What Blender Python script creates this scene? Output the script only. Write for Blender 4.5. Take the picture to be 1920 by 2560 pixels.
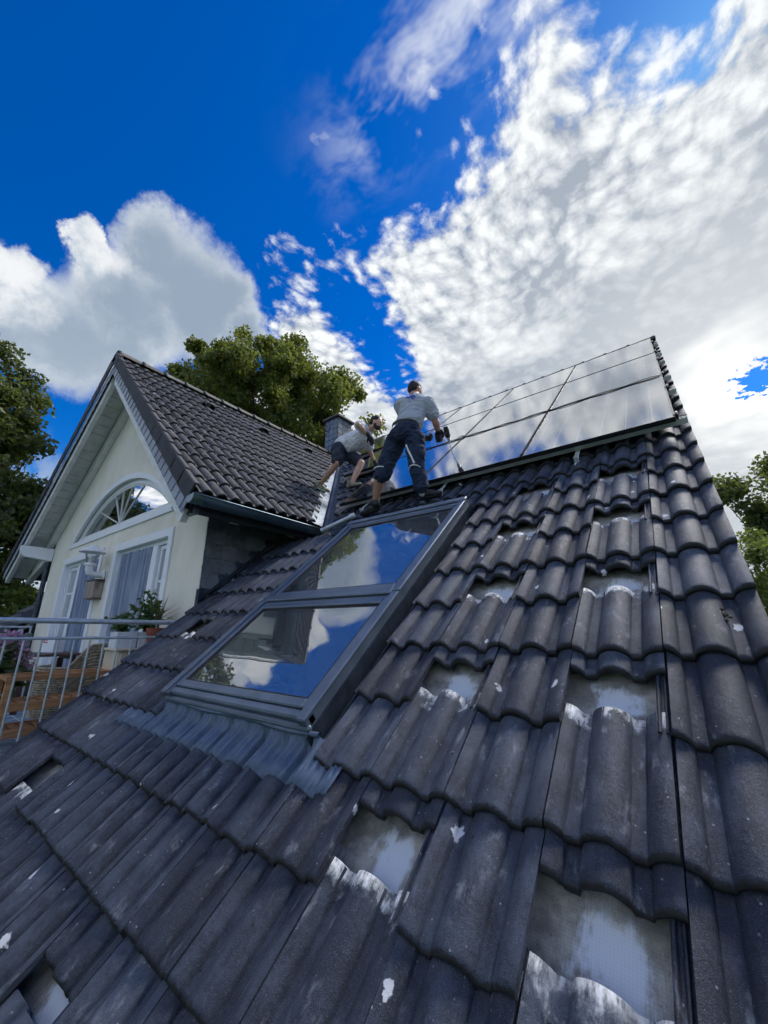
import bpy, bmesh, math, random
import numpy as np
from mathutils import Vector, Matrix
random.seed(7); RNG = np.random.default_rng(7)
for o in list(bpy.data.objects): bpy.data.objects.remove(o)
sc = bpy.context.scene
COL = sc.collection
R = math.radians

# ---------------------------------------------------------------- camera, sky, sun, exposure
SUN_AZ, SUN_EL = 17.0, 50.0          # the sun stands behind the bright sheet of cloud: a broad soft source
cam_d = bpy.data.cameras.new('camera'); cam = bpy.data.objects.new('camera', cam_d); COL.objects.link(cam)
cam_d.sensor_fit = 'VERTICAL'; cam_d.sensor_height = 36.0; cam_d.lens = 36.0*986/2560
cam_d.clip_start = 0.02; cam_d.clip_end = 3000
_f = Vector((-.5947, .7506, .2880)).normalized(); _r = Vector((.7847, .6199, .0048)); _r = (_r-_r.dot(_f)*_f).normalized(); _u = _r.cross(_f)
cam.matrix_world = Matrix((( _r.x, _u.x, -_f.x, 0), (_r.y, _u.y, -_f.y, 0), (_r.z, _u.z, -_f.z, 0), (0, 0, 0, 1)))
sc.camera = cam
sc.view_settings.view_transform = 'Standard'; sc.view_settings.look = 'None'
sc.view_settings.exposure = 0.72; sc.view_settings.gamma = 1.0; sc.view_settings.use_curve_mapping = False
sc.render.engine = 'CYCLES'; sc.cycles.use_adaptive_sampling = True; sc.cycles.adaptive_threshold = .03; sc.cycles.adaptive_min_samples = 12
sc.cycles.max_bounces = 6; sc.cycles.diffuse_bounces = 2; sc.cycles.glossy_bounces = 3; sc.cycles.transparent_max_bounces = 12
try:
    sc.cycles.use_denoising = True
except Exception: pass

class NT:
    """small helper for node trees"""
    def __init__(s, tree): s.t = tree; s.n = tree.nodes; s.l = tree.links
    def node(s, typ, **kw):
        n = s.n.new(typ)
        for k, v in kw.items():
            if k.startswith('i_'): continue
            setattr(n, k, v)
        return n
    def put(s, sock, v):
        if hasattr(v, 'is_linked') or isinstance(v, bpy.types.NodeSocket): s.l.new(v, sock)
        elif v is not None:
            if isinstance(v, (tuple, list)) and len(v) == 3 and sock.type == 'RGBA': v = (*v, 1)
            sock.default_value = v
    def m(s, op, a, b=None, c=None, clamp=False):
        n = s.n.new('ShaderNodeMath'); n.operation = op; n.use_clamp = clamp
        for i, v in enumerate((a, b, c)):
            if v is not None: s.put(n.inputs[i], v)
        return n.outputs[0]
    def v(s, op, a, b=None, out=0):
        n = s.n.new('ShaderNodeVectorMath'); n.operation = op
        s.put(n.inputs[0], a)
        if b is not None:
            if op == 'SCALE': s.put(n.inputs['Scale'], b)
            else: s.put(n.inputs[1], b)
        return n.outputs['Value'] if op in ('DOT_PRODUCT', 'LENGTH', 'DISTANCE') else n.outputs[0]
    def sep(s, a):
        n = s.n.new('ShaderNodeSeparateXYZ'); s.put(n.inputs[0], a); return n.outputs
    def comb(s, x=0., y=0., z=0.):
        n = s.n.new('ShaderNodeCombineXYZ')
        for i, v in enumerate((x, y, z)): s.put(n.inputs[i], v)
        return n.outputs[0]
    def noise(s, vec, scale, detail=4., rough=.5, dist=0., out='Fac'):
        n = s.n.new('ShaderNodeTexNoise'); n.noise_dimensions = '3D'
        if vec is not None: s.put(n.inputs['Vector'], vec)
        s.put(n.inputs['Scale'], scale); n.inputs['Detail'].default_value = detail
        n.inputs['Roughness'].default_value = rough; n.inputs['Distortion'].default_value = dist
        return n.outputs[out]
    def noise2(s, vec, scale, detail=4., rough=.5):
        n = s.n.new('ShaderNodeTexNoise'); n.noise_dimensions = '2D'
        s.put(n.inputs['Vector'], vec); n.inputs['Scale'].default_value = scale
        n.inputs['Detail'].default_value = detail; n.inputs['Roughness'].default_value = rough
        return n.outputs['Fac']
    def voro2(s, vec, scale):
        n = s.n.new('ShaderNodeTexVoronoi'); n.voronoi_dimensions = '2D'; s.put(n.inputs['Vector'], vec); n.inputs['Scale'].default_value = scale
        return n.outputs['Distance']
    def voro(s, vec, scale, feature='F1', out='Distance', rnd=1.0):
        n = s.n.new('ShaderNodeTexVoronoi'); n.feature = feature
        if vec is not None: s.put(n.inputs['Vector'], vec)
        n.inputs['Scale'].default_value = scale; n.inputs['Randomness'].default_value = rnd
        return n.outputs[out]
    def ss(s, x, a, b):          # smoothstep
        n = s.n.new('ShaderNodeMapRange'); n.interpolation_type = 'SMOOTHSTEP'; s.put(n.inputs[0], x)
        n.inputs[1].default_value = a; n.inputs[2].default_value = b; return n.outputs[0]
    def mix(s, f, a, b, typ='MIX'):
        n = s.n.new('ShaderNodeMix'); n.data_type = 'RGBA'; n.blend_type = typ
        s.put(n.inputs[0], f); s.put(n.inputs[6], a); s.put(n.inputs[7], b); return n.outputs[2]

CLD = dict(sheet_dark=(2.1, 2.45, 3.0), sheet_light=(6.0, 6.2, 6.3), glow=(5.0, 5.2, 5.3), sun=(7.6, 7.6, 7.4),
    heap_light=(4.7, 5.0, 5.3), heap_dark=(1.9, 2.4, 3.1), heap_low=(2.8, 3.35, 3.95), heap_white=(5.7, 5.8, 5.9), cloud_fill=(10.5, 10.5, 10.4))
def build_world():
    w = bpy.data.worlds.new('World'); sc.world = w; w.use_nodes = True
    g = NT(w.node_tree); g.n.clear()
    tc = g.node('ShaderNodeTexCoord').outputs['Generated']
    d = g.v('NORMALIZE', tc)
    sky = g.node('ShaderNodeTexSky'); sky.sky_type = 'NISHITA'; sky.sun_disc = False
    sky.sun_elevation = R(SUN_EL); sky.sun_rotation = R(SUN_AZ); sky.altitude = 300; sky.air_density = 1.0; sky.dust_density = .25; sky.ozone_density = 4.0
    hs = g.node('ShaderNodeHueSaturation'); hs.inputs['Saturation'].default_value = 1.42; hs.inputs['Value'].default_value = .96; hs.inputs['Hue'].default_value = .512
    g.l.new(sky.outputs[0], hs.inputs['Color']); blue = g.mix(1., hs.outputs[0], (.45, .93, 1.0), 'MULTIPLY')
    sx, sy, sz = g.sep(d)
    zc = g.m('MAXIMUM', sz, .07)
    px = g.m('DIVIDE', sx, zc); py = g.m('DIVIDE', sy, zc)
    P = g.comb(px, py, 0.)
    sd = (math.sin(R(9.))*math.cos(R(25.)), math.cos(R(9.))*math.cos(R(25.)), math.sin(R(25.)))     # thin bright gap in the cloud
    sdot = g.v('DOT_PRODUCT', d, sd)
    glow = g.m('POWER', g.m('MAXIMUM', sdot, 0.), 14.)
    glow2 = g.m('POWER', g.m('MAXIMUM', sdot, 0.), 75.)
    # ---- high sheet of altocumulus ahead
    n1 = g.noise2(P, 2.3, 3., .55)
    wv = g.m('MULTIPLY', g.m('SUBTRACT', n1, .5), .12)
    Ps = g.comb(g.m('ADD', g.m('MULTIPLY', px, 1.15), wv), g.m('ADD', g.m('MULTIPLY', py, .95), wv), 0.)
    n2 = g.noise2(Ps, 21., 4., .60)
    strk = g.noise2(g.comb(g.m('MULTIPLY', px, .55), g.m('ADD', py, wv), 0.), 9., 4., .62)
    e = g.m('ADD', g.m('SUBTRACT', py, .40), g.m('MULTIPLY', px, .12))
    e = g.m('ADD', e, g.m('MULTIPLY', g.m('SUBTRACT', n1, .5), .75))
    cover = g.ss(e, -.26, .50)
    # a wedge of blue between the left fringe and the sheet
    q = g.v('SUBTRACT', P, (-.80, 1.02, 0.)); qs = g.sep(q)
    wd = g.m('ADD', g.m('POWER', g.m('DIVIDE', g.m('ADD', qs[0], g.m('MULTIPLY', qs[1], .35)), .15), 2.), g.m('POWER', g.m('DIVIDE', qs[1], .42), 2.))
    wedge = g.m('POWER', 2.718, g.m('MULTIPLY', wd, -1.))
    q3l = g.v('LENGTH', g.v('MULTIPLY', g.v('SUBTRACT', P, (.335, 2.05, 0.)), (7., 3.2, 1.)))
    patch = g.m('SUBTRACT', 1., g.ss(g.m('ADD', q3l, g.m('MULTIPLY', g.m('SUBTRACT', n2, .5), 1.2)), .0, .75))
    farfade = g.ss(py, .75, 1.35)
    vn = g.m('SUBTRACT', 1., g.m('MULTIPLY', g.voro2(Ps, 19.), 1.3))
    puff = g.m('ADD', g.m('MULTIPLY', n2, .50), g.m('ADD', g.m('MULTIPLY', vn, .20), g.m('MULTIPLY', strk, .30)))
    dens = g.m('ADD', puff, g.m('MULTIPLY', g.m('SUBTRACT', cover, .46), 1.05))
    dens = g.m('SUBTRACT', dens, g.m('MULTIPLY', wedge, .75))
    dens = g.m('SUBTRACT', dens, g.m('MULTIPLY', patch, 1.1))
    aB = g.m('MULTIPLY', g.ss(dens, .42, .76), g.ss(py, -.05, .30))
    # shading of the sheet
    und = g.m('MULTIPLY', g.m('SUBTRACT', g.noise2(Ps, 3.6, 2., .5), .5), 1.3)
    grey = g.m('MULTIPLY', g.ss(g.m('ADD', g.m('ADD', py, g.m('MULTIPLY', px, .35)), und), .70, 1.45), .85)
    cell = g.m('MULTIPLY', g.m('SUBTRACT', .60, puff), g.m('SUBTRACT', 3.6, g.m('MULTIPLY', farfade, 2.4)))
    tone = g.m('SUBTRACT', g.m('SUBTRACT', 1.0, grey), cell, clamp=True)
    colB = g.mix(tone, CLD['sheet_dark'], CLD['sheet_light'])
    colB = g.mix(g.m('MULTIPLY', glow, .75, clamp=True), colB, CLD['glow'])
    colB = g.mix(g.ss(g.m('ADD', glow2, g.m('MULTIPLY', und, .6)), .38, 1.15), colB, CLD['sun'])
    e0 = g.m('ADD', g.m('SUBTRACT', py, .375), g.m('MULTIPLY', px, .12))
    band = g.m('POWER', 2.718, g.m('MULTIPLY', g.m('POWER', g.m('DIVIDE', e0, .085), 2.), -1.))
    wisp = g.m('MULTIPLY', g.m('MULTIPLY', g.ss(strk, .40, .70), band), g.m('MULTIPLY', g.ss(px, -.62, -.22), .60))
    c1 = g.mix(aB, g.mix(wisp, blue, CLD['sheet_light']), colB)
    # ---- heap cloud to the side
    wn = g.noise(d, 8., 6., .66, out='Color')
    dw = g.v('NORMALIZE', g.v('ADD', d, g.v('SCALE', g.v('SUBTRACT', wn, (.5, .5, .5)), .12)))
    BL = [((-0.711,0.261,0.653),0.1372),((-0.784,0.187,0.591),0.1339),((-0.852,0.104,0.514),0.1166),((-0.862,0.024,0.507),0.0873),
      ((-0.871,-0.028,0.490),0.0968),((-0.702,0.189,0.687),0.0919),((-0.740,0.084,0.667),0.0360),((-0.762,0.104,0.642),0.0400),
      ((-0.821,0.017,0.570),0.0571),((-0.692,0.362,0.624),0.0654),((-0.821,0.219,0.526),0.0444),((-0.671,0.306,0.675),0.0687)]
    acc = None; acc2 = None
    for i, (c, r) in enumerate(BL):
        cl = math.sqrt(sum(x*x for x in c)); c = tuple(x/cl for x in c)
        k = 1-math.cos(r)
        mi = g.m('MULTIPLY', g.m('SUBTRACT', g.v('DOT_PRODUCT', dw, c), math.cos(r)), 1/k)
        acc = mi if acc is None else g.m('SMOOTH_MAX', acc, mi, .25)
        if i in (6, 7, 8):
            acc2 = mi if acc2 is None else g.m('SMOOTH_MAX', acc2, mi, .1)
    wx = g.sep(wn)[0]
    aA = g.ss(acc, .06, .62)
    body = g.ss(g.m('ADD', acc, g.m('MULTIPLY', g.m('SUBTRACT', wx, .5), 1.3)), .0, 1.0)
    shA = g.mix(body, CLD['heap_light'], CLD['heap_dark'])
    low = g.ss(sz, .62, .46)
    shA = g.mix(g.m('MULTIPLY', low, .35), shA, CLD['heap_low'])
    shA = g.mix(g.m('MULTIPLY', g.ss(acc2, -1.6, .9), .95), shA, g.mix(g.ss(wx, .35, .6), CLD['heap_low'], CLD['heap_white']))
    c2 = g.mix(aA, c1, shA)
    # ---- scattered fair-weather cloud over the unseen rest of the sky, brightened as fill light
    n3 = g.noise2(P, 1.25, 5., .56)
    rest = g.m('SUBTRACT', 1., g.ss(py, -.55, -.12))
    aC = g.m('MULTIPLY', g.ss(n3, .46, .60), rest)
    colC = g.mix(g.ss(n3, .58, .76), CLD['cloud_fill'], CLD['heap_low'])
    c3 = g.mix(aC, c2, colC)
    # low bank all round the horizon
    bank = g.m('MULTIPLY', g.ss(g.m('SUBTRACT', wx, g.m('MULTIPLY', sz, 1.0)), .16, .36), .9)
    c4 = g.mix(g.m('MULTIPLY', bank, g.ss(sz, .40, .22)), c3, g.mix(glow, CLD['heap_low'], CLD['glow']))
    bg = g.node('ShaderNodeBackground'); g.l.new(c4, bg.inputs['Color']); bg.inputs['Strength'].default_value = .10
    out = g.node('ShaderNodeOutputWorld'); g.l.new(bg.outputs[0], out.inputs[0])
    w.cycles.sampling_method = 'NONE'
build_world()
sun_d = bpy.data.lights.new('sun', 'SUN'); sun_d.energy = 2.4; sun_d.angle = R(14); sun_d.color = (1., .965, .92)
sun = bpy.data.objects.new('sun', sun_d); COL.objects.link(sun); sun.location = (5, 30, 30)
_sd = Vector((math.sin(R(SUN_AZ))*math.cos(R(SUN_EL)), math.cos(R(SUN_AZ))*math.cos(R(SUN_EL)), math.sin(R(SUN_EL))))
sun.rotation_euler = _sd.to_track_quat('Z', 'Y').to_euler()

# ---------------------------------------------------------------- materials
def new_mat(name):
    m = bpy.data.materials.new(name); m.use_nodes = True
    g = NT(m.node_tree); b = g.n['Principled BSDF']
    return m, g, b
def plain(name, c1, c2=None, rough=.6, metal=0., scale=8., detail=5., bump=0., bscale=40., spec=.5, stretch=None, coat=0.):
    m, g, b = new_mat(name)
    co = g.node('ShaderNodeTexCoord').outputs['Object']
    if stretch: co = g.v('MULTIPLY', co, stretch)
    n = g.noise(co, scale, detail, .6)
    c2 = c2 or tuple(x*.75 for x in c1)
    g.put(b.inputs['Base Color'], g.mix(g.ss(n, .3, .7), c2, c1))
    b.inputs['Roughness'].default_value = rough; b.inputs['Metallic'].default_value = metal
    b.inputs['Specular IOR Level'].default_value = spec; b.inputs['Coat Weight'].default_value = coat
    if bump:
        bp = g.node('ShaderNodeBump'); bp.inputs['Strength'].default_value = bump; bp.inputs['Distance'].default_value = .01
        g.put(bp.inputs['Height'], g.noise(co, bscale, 4., .6)); g.l.new(bp.outputs[0], b.inputs['Normal'])
    return m

def tile_mat(name, dark, light, lichen=.5, drop=1.0, blotch=(.17, .18, .19), grime_shade=0., rough=.55):
    m, g, b = new_mat(name)
    tc = g.node('ShaderNodeTexCoord'); oi = g.node('ShaderNodeObjectInfo')
    rnd = oi.outputs['Random']
    off = g.comb(g.m('MULTIPLY', rnd, 37.), g.m('MULTIPLY', rnd, 91.), g.m('MULTIPLY', rnd, 13.))
    co = g.v('ADD', tc.outputs['Object'], off)
    st = g.v('MULTIPLY', co, (1., .22, 1.))
    n1 = g.noise(co, 9., 6., .62); n2 = g.noise(st, 38., 4., .6); fine = g.noise(co, 420., 2., .6)
    mid = g.noise(co, 70., 4., .65)
    f = g.m('ADD', g.m('MULTIPLY', n1, .50), g.m('ADD', g.m('MULTIPLY', n2, .30), g.m('MULTIPLY', mid, .30)))
    f = g.m('ADD', g.m('SUBTRACT', f, .08), g.m('MULTIPLY', g.m('SUBTRACT', rnd, .5), .22))
    col = g.mix(g.ss(f, .34, .66), dark, light)
    col = g.mix(g.m('MULTIPLY', g.ss(fine, .55, .72), .5), col, tuple(x*2.3 for x in light))
    col = g.mix(g.m('MULTIPLY', g.ss(fine, .45, .30), .6), col, tuple(x*.35 for x in dark))
    # pale weathering and lichen blotches
    wth = g.m('MULTIPLY', g.ss(g.noise(g.v('MULTIPLY', co, (1., .45, 1.)), 16., 6., .7, .3), .56, .74), lichen)
    col = g.mix(wth, col, blotch)
    spk = g.m('MULTIPLY', g.m('SUBTRACT', 1., g.ss(g.voro(co, 34.), .06, .12)), g.ss(g.noise(co, 6., 2.), .47, .55))
    col = g.mix(g.m('MULTIPLY', spk, .75*lichen), col, (.42, .43, .44))
    blk = g.m('MULTIPLY', g.m('SUBTRACT', 1., g.ss(g.voro(g.v('ADD', co, (3., 1., 5.)), 17.), .07, .12)), g.ss(g.noise(co, 5., 2.), .47, .55))
    col = g.mix(g.m('MULTIPLY', blk, .9), col, (.006, .006, .007))
    # moss and grime along the lower edge, with shade of the nose painted in
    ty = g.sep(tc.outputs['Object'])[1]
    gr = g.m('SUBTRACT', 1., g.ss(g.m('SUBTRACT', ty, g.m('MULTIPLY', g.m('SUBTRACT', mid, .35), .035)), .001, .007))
    col = g.mix(g.m('MULTIPLY', gr, grime_shade), col, (.010, .010, .009))
    # a few bird droppings
    cd = g.v('ADD', co, g.v('SCALE', g.v('SUBTRACT', g.noise(co, 45., 3., .6, out='Color'), (.5, .5, .5)), .035))
    vo = g.n.new('ShaderNodeTexVoronoi'); vo.voronoi_dimensions = '2D'; vo.inputs['Scale'].default_value = 4.2
    g.put(vo.inputs['Vector'], g.v('MULTIPLY', cd, (1., .62, 0.))); vr = g.sep(vo.outputs['Color'])
    dv = g.m('MULTIPLY', g.m('SUBTRACT', 1., g.ss(g.m('SUBTRACT', vo.outputs['Distance'], g.m('MULTIPLY', vr[1], .035)), .016, .032)), g.ss(vr[0], .66, .68))
    col = g.mix(g.m('MULTIPLY', dv, drop), col, (.62, .64, .66))
    g.put(b.inputs['Base Color'], col); g.put(b.inputs['Roughness'], g.m('ADD', rough, g.m('MULTIPLY', mid, .30)))
    b.inputs['Specular IOR Level'].default_value = .55
    bp = g.node('ShaderNodeBump'); bp.inputs['Strength'].default_value = .8; bp.inputs['Distance'].default_value = .004
    hh = g.m('ADD', g.m('MULTIPLY', fine, .30), g.m('ADD', g.m('MULTIPLY', mid, .5), g.m('MULTIPLY', n2, .35)))
    g.put(bp.inputs['Height'], hh); g.l.new(bp.outputs[0], b.inputs['Normal'])
    return m
M = {}
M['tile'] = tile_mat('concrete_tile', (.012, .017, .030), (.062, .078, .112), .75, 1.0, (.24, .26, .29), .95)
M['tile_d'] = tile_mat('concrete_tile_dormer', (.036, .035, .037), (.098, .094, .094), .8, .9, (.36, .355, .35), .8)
M['slate'] = tile_mat('slate', (.085, .092, .11), (.20, .215, .245), .3, 0.)
M['slate_g'] = tile_mat('slate_glossy', (.20, .225, .28), (.36, .40, .48), .3, .2, rough=.35)
M['slate_c'] = tile_mat('chimney_slate', (.045, .07, .11), (.11, .15, .21), .3, .6, rough=.25)
M['slate_c'].node_tree.nodes['Principled BSDF'].inputs['Coat Weight'].default_value = .5
M['flap'] = tile_mat('verge_flap', (.008, .010, .015), (.022, .025, .033), .15, 0.)
M['lead'] = plain('lead_flashing', (.30, .34, .38), (.16, .19, .23), .45, .6, 14., bump=.25, bscale=60.)
M['leadd'] = plain('dark_flashing', (.06, .08, .11), (.03, .04, .055), .38, .5, 10., bump=.3, bscale=30.)
M['alu'] = plain('grey_cladding', (.15, .185, .235), (.11, .14, .185), .36, .35, 5.)
M['apron'] = plain('pleated_apron', (.12, .165, .235), (.08, .115, .17), .42, .2, 20.)
M['rubber'] = plain('black_rubber', (.012, .012, .014), None, .55)
M['black'] = plain('black_anodised', (.018, .019, .021), None, .6, 0., spec=.2)
M['silver'] = plain('aluminium', (.80, .82, .84), (.66, .68, .70), .35, .35)
M['silverd'] = plain('galvanised_steel', (.58, .63, .68), (.42, .47, .52), .42, .45, 18., bump=.1)
M['gutter'] = plain('zinc_gutter', (.12, .17, .20), (.07, .11, .14), .38, .65, 6., stretch=(1., .3, 1.))
M['stucco'] = plain('cream_render', (.92, .88, .76), (.82, .78, .66), .85, 0., 2.6, 7., bump=.8, bscale=90., stretch=(1.4, 1., .55))
M['white'] = plain('white_upvc', (.88, .90, .93), (.82, .85, .89), .35, 0., 3.)
M['whitewood'] = plain('white_timber', (.82, .83, .82), (.68, .69, .67), .6, 0., 7., bump=.15, bscale=30., stretch=(1., .2, 1.))
M['soffit'] = plain('soffit_board', (.74, .75, .72), (.60, .61, .58), .65, 0., 6., bump=.15, bscale=30.)
M['wood'] = plain('brown_wood', (.56, .28, .12), (.34, .155, .06), .5, 0., 9., bump=.2, bscale=25., stretch=(3., .35, 3.))
M['woodg'] = plain('weathered_wood', (.40, .34, .29), (.17, .13, .11), .7, 0., 12., bump=.3, stretch=(3., 1., .4))
M['wooddk'] = plain('dark_table_wood', (.12, .07, .05), (.06, .035, .025), .5, 0., 8., stretch=(.4, 3., 3.))
M['cream'] = plain('cream_paint', (.70, .62, .47), (.62, .53, .38), .55, 0., 7.)
M['planter'] = plain('white_planter', (.72, .76, .80), (.62, .66, .72), .4)
M['terra'] = plain('terracotta', (.33, .09, .05), (.22, .055, .03), .65)
M['soil'] = plain('soil', (.03, .02, .014), None, .95, bump=.8)
M['fabric'] = plain('grey_cushion', (.26, .28, .25), (.17, .19, .17), .9, 0., 30., bump=.3, bscale=200.)
M['bark'] = plain('bark', (.07, .052, .038), (.03, .022, .016), .9, 0., 6., bump=.9, bscale=14., stretch=(1., 1., .25))
M['tarp'] = None
def curtain_mat():
    m, g, b = new_mat('sheer_curtain')
    co = g.node('ShaderNodeTexCoord').outputs['Object']
    n = g.noise(g.v('MULTIPLY', co, (14., 1., .35)), 2.2, 3., .5)
    g.put(b.inputs['Base Color'], g.mix(g.ss(n, .3, .7), (.16, .21, .34), (.42, .50, .66)))
    b.inputs['Roughness'].default_value = .9
    tr = g.node('ShaderNodeBsdfTransparent'); mx = g.node('ShaderNodeMixShader'); mx.inputs[0].default_value = .62
    g.l.new(tr.outputs[0], mx.inputs[1]); g.l.new(b.outputs[0], mx.inputs[2]); g.l.new(mx.outputs[0], g.n['Material Output'].inputs[0])
    return m
M['curtain'] = curtain_mat()
def glass_mat(name, base=.22, tint=(.75, .86, .84), ior=1.5, rough=.0, dust=.02):
    m = bpy.data.materials.new(name); m.use_nodes = True; g = NT(m.node_tree); g.n.clear()
    fr = g.node('ShaderNodeFresnel'); fr.inputs['IOR'].default_value = ior
    gl = g.node('ShaderNodeBsdfGlossy'); gl.inputs['Roughness'].default_value = rough; gl.inputs['Color'].default_value = (.95, .97, 1., 1)
    co = g.node('ShaderNodeTexCoord').outputs['Object']
    bp = g.node('ShaderNodeBump'); bp.inputs['Strength'].default_value = .05; bp.inputs['Distance'].default_value = .02
    g.put(bp.inputs['Height'], g.noise(co, 2.2, 2., .5)); g.l.new(bp.outputs[0], gl.inputs['Normal'])
    tr = g.node('ShaderNodeBsdfTransparent'); tr.inputs['Color'].default_value = (*tint, 1)
    mx = g.node('ShaderNodeMixShader')
    df = g.node('ShaderNodeBsdfDiffuse'); df.inputs['Color'].default_value = (.72, .76, .80, 1)
    dm = g.node('ShaderNodeMixShader')
    dust_n = g.noise(g.v('MULTIPLY', co, (1., .25, 1.)), 9., 5., .65)
    g.put(dm.inputs[0], g.m('MULTIPLY', g.m('ADD', .5, dust_n), dust))  # dust film that also paints a pale haze over dark reflections
    f = g.m('ADD', g.m('MULTIPLY', fr.outputs[0], 1-base), base, clamp=True)
    g.l.new(f, mx.inputs[0]); g.l.new(tr.outputs[0], mx.inputs[1]); g.l.new(gl.outputs[0], mx.inputs[2])
    out = g.node('ShaderNodeOutputMaterial'); g.l.new(mx.outputs[0], dm.inputs[1]); g.l.new(df.outputs[0], dm.inputs[2]); g.l.new(dm.outputs[0], out.inputs[0])
    return m
M['glass_roof'] = glass_mat('roof_window_glass', .36, (.88, .97, .95), 1.5, dust=.04)
M['glass'] = glass_mat('window_glass', .50, (.7, .8, .8), 1.5)
M['glass_c'] = glass_mat('clear_glass', .05, (.95, .97, .97), 1.45)
def panel_glass():
    m, g, b = new_mat('solar_glass')
    co = g.node('ShaderNodeTexCoord').outputs['Object']
    x, y, z = g.sep(co)
    def line(c, period, w, phase=0.):
        f = g.m('FRACT', g.m('DIVIDE', g.m('ADD', c, phase), period))
        dd = g.m('MULTIPLY', g.m('ABSOLUTE', g.m('SUBTRACT', f, .5)), period)
        return g.m('SUBTRACT', 1., g.ss(dd, w*.5, w))
    bx = line(x, .1855, .0035, .0)
    by = line(y, .0925, .0016, .0)
    midl = g.m('SUBTRACT', 1., g.ss(g.m('ABSOLUTE', g.m('SUBTRACT', y, .812)), .004, .007))
    ln = g.m('MAXIMUM', g.m('MAXIMUM', bx, g.m('MULTIPLY', by, .35)), midl)
    g.put(b.inputs['Base Color'], g.mix(ln, (.010, .014, .028), (.42, .47, .55)))
    n = g.noise(co, 1.4, 3., .5)
    b.inputs['Roughness'].default_value = .10; b.inputs['IOR'].default_value = 2.3; b.inputs['Specular IOR Level'].default_value = .9
    b.inputs['Coat Weight'].default_value = 1.0; b.inputs['Coat Roughness'].default_value = .06; b.inputs['Coat IOR'].default_value = 2.5
    return m
M['pv'] = panel_glass()
def membrane_mat():
    m, g, b = new_mat('roof_membrane')
    co = g.node('ShaderNodeTexCoord').outputs['Object']
    n = g.noise(co, 11., 5., .65); f = g.noise(co, 190., 3., .7)
    x, y, z = g.sep(co)
    gx = g.m('ABSOLUTE', g.m('SUBTRACT', g.m('FRACT', g.m('MULTIPLY', x, 140.)), .5)); gy = g.m('ABSOLUTE', g.m('SUBTRACT', g.m('FRACT', g.m('MULTIPLY', y, 140.)), .5))
    net = g.ss(g.m('MAXIMUM', gx, gy), .34, .46)
    col = g.mix(g.ss(n, .35, .65), (.20, .195, .17), (.42, .41, .36))
    col = g.mix(g.m('MULTIPLY', net, .22), col, (.12, .12, .11))
    col = g.mix(g.m('MULTIPLY', g.ss(f, .60, .70), .8), col, (.03, .03, .03))
    ux = g.m('ABSOLUTE', g.m('SUBTRACT', g.m('FRACT', g.m('DIVIDE', g.m('ADD', x, .435), .30)), .48))
    uy = g.m('ABSOLUTE', g.m('SUBTRACT', g.m('FRACT', g.m('DIVIDE', g.m('SUBTRACT', y, .61), .332)), .42))
    rad = g.v('LENGTH', g.comb(g.m('MULTIPLY', ux, 1.9), g.m('MULTIPLY', uy, 2.0), 0.))
    brush = g.noise(g.v('MULTIPLY', co, (1., .35, 1.)), 38., 5., .7)
    blot = g.noise(co, 9., 3., .6)
    pt = g.m('SUBTRACT', g.m('ADD', g.m('MULTIPLY', brush, .9), g.m('MULTIPLY', blot, 1.1)), g.m('ADD', .42, g.m('MULTIPLY', rad, .95)))
    pt = g.ss(pt, -.06, .26)
    col = g.mix(g.m('MULTIPLY', pt, .95), col, g.mix(g.m('MULTIPLY', net, .30), (.62, .68, .74), (.42, .48, .54)))
    g.put(b.inputs['Base Color'], col); b.inputs['Roughness'].default_value = .7
    return m
M['membrane'] = membrane_mat()
def film_mat():
    m, g, b = new_mat('pale_mortar_dust')
    co = g.node('ShaderNodeTexCoord').outputs['Object']; oi = g.node('ShaderNodeObjectInfo').outputs['Random']
    co = g.v('ADD', co, g.comb(g.m('MULTIPLY', oi, 50.), 0., 0.))
    n = g.noise(co, 15., 5., .6)
    y = g.sep(g.node('ShaderNodeTexCoord').outputs['Object'])[1]
    a = g.ss(g.m('ADD', g.m('MULTIPLY', g.m('SUBTRACT', y, .352), 12.0), g.m('MULTIPLY', g.m('SUBTRACT', n, .5), 3.0)), .0, .8)
    st = g.noise(g.v('MULTIPLY', co, (1., .3, 1.)), 60., 4., .65)
    g.put(b.inputs['Base Color'], g.mix(g.ss(n, .38, .66), (.34, .37, .40), (.58, .61, .64))); b.inputs['Roughness'].default_value = .7
    tr = g.node('ShaderNodeBsdfTransparent'); mx = g.node('ShaderNodeMixShader')
    g.put(mx.inputs[0], g.m('MULTIPLY', a, g.ss(st, .25, .60)))
    g.l.new(tr.outputs[0], mx.inputs[1]); g.l.new(b.outputs[0], mx.inputs[2]); g.l.new(mx.outputs[0], g.n['Material Output'].inputs[0])
    return m
M['film'] = film_mat()
def leaf_mat(name, c1, c2, trans=.45, warm=None):
    m, g, b = new_mat(name)
    gi = g.node('ShaderNodeNewGeometry').outputs['Random Per Island']
    col = g.mix(gi, c1, c2)
    if warm: col = g.mix(g.ss(gi, .93, .95), col, warm)
    co = g.node('ShaderNodeTexCoord').outputs['Object']
    col = g.mix(g.ss(g.noise(co, .55, 3., .5), .35, .65), col, g.mix(.5, col, (.16, .19, .03)))
    g.put(b.inputs['Base Color'], col); b.inputs['Roughness'].default_value = .5
    tl = g.node('ShaderNodeBsdfTranslucent'); g.put(tl.inputs[0], g.mix(.5, col, (.30, .36, .05)))
    mx = g.node('ShaderNodeMixShader'); mx.inputs[0].default_value = trans
    g.l.new(b.outputs[0], mx.inputs[1]); g.l.new(tl.outputs[0], mx.inputs[2]); g.l.new(mx.outputs[0], g.n['Material Output'].inputs[0])
    return m
M['leaf'] = leaf_mat('maple_leaves', (.055, .085, .026), (.165, .195, .05), .5, (.26, .14, .05))
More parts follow.
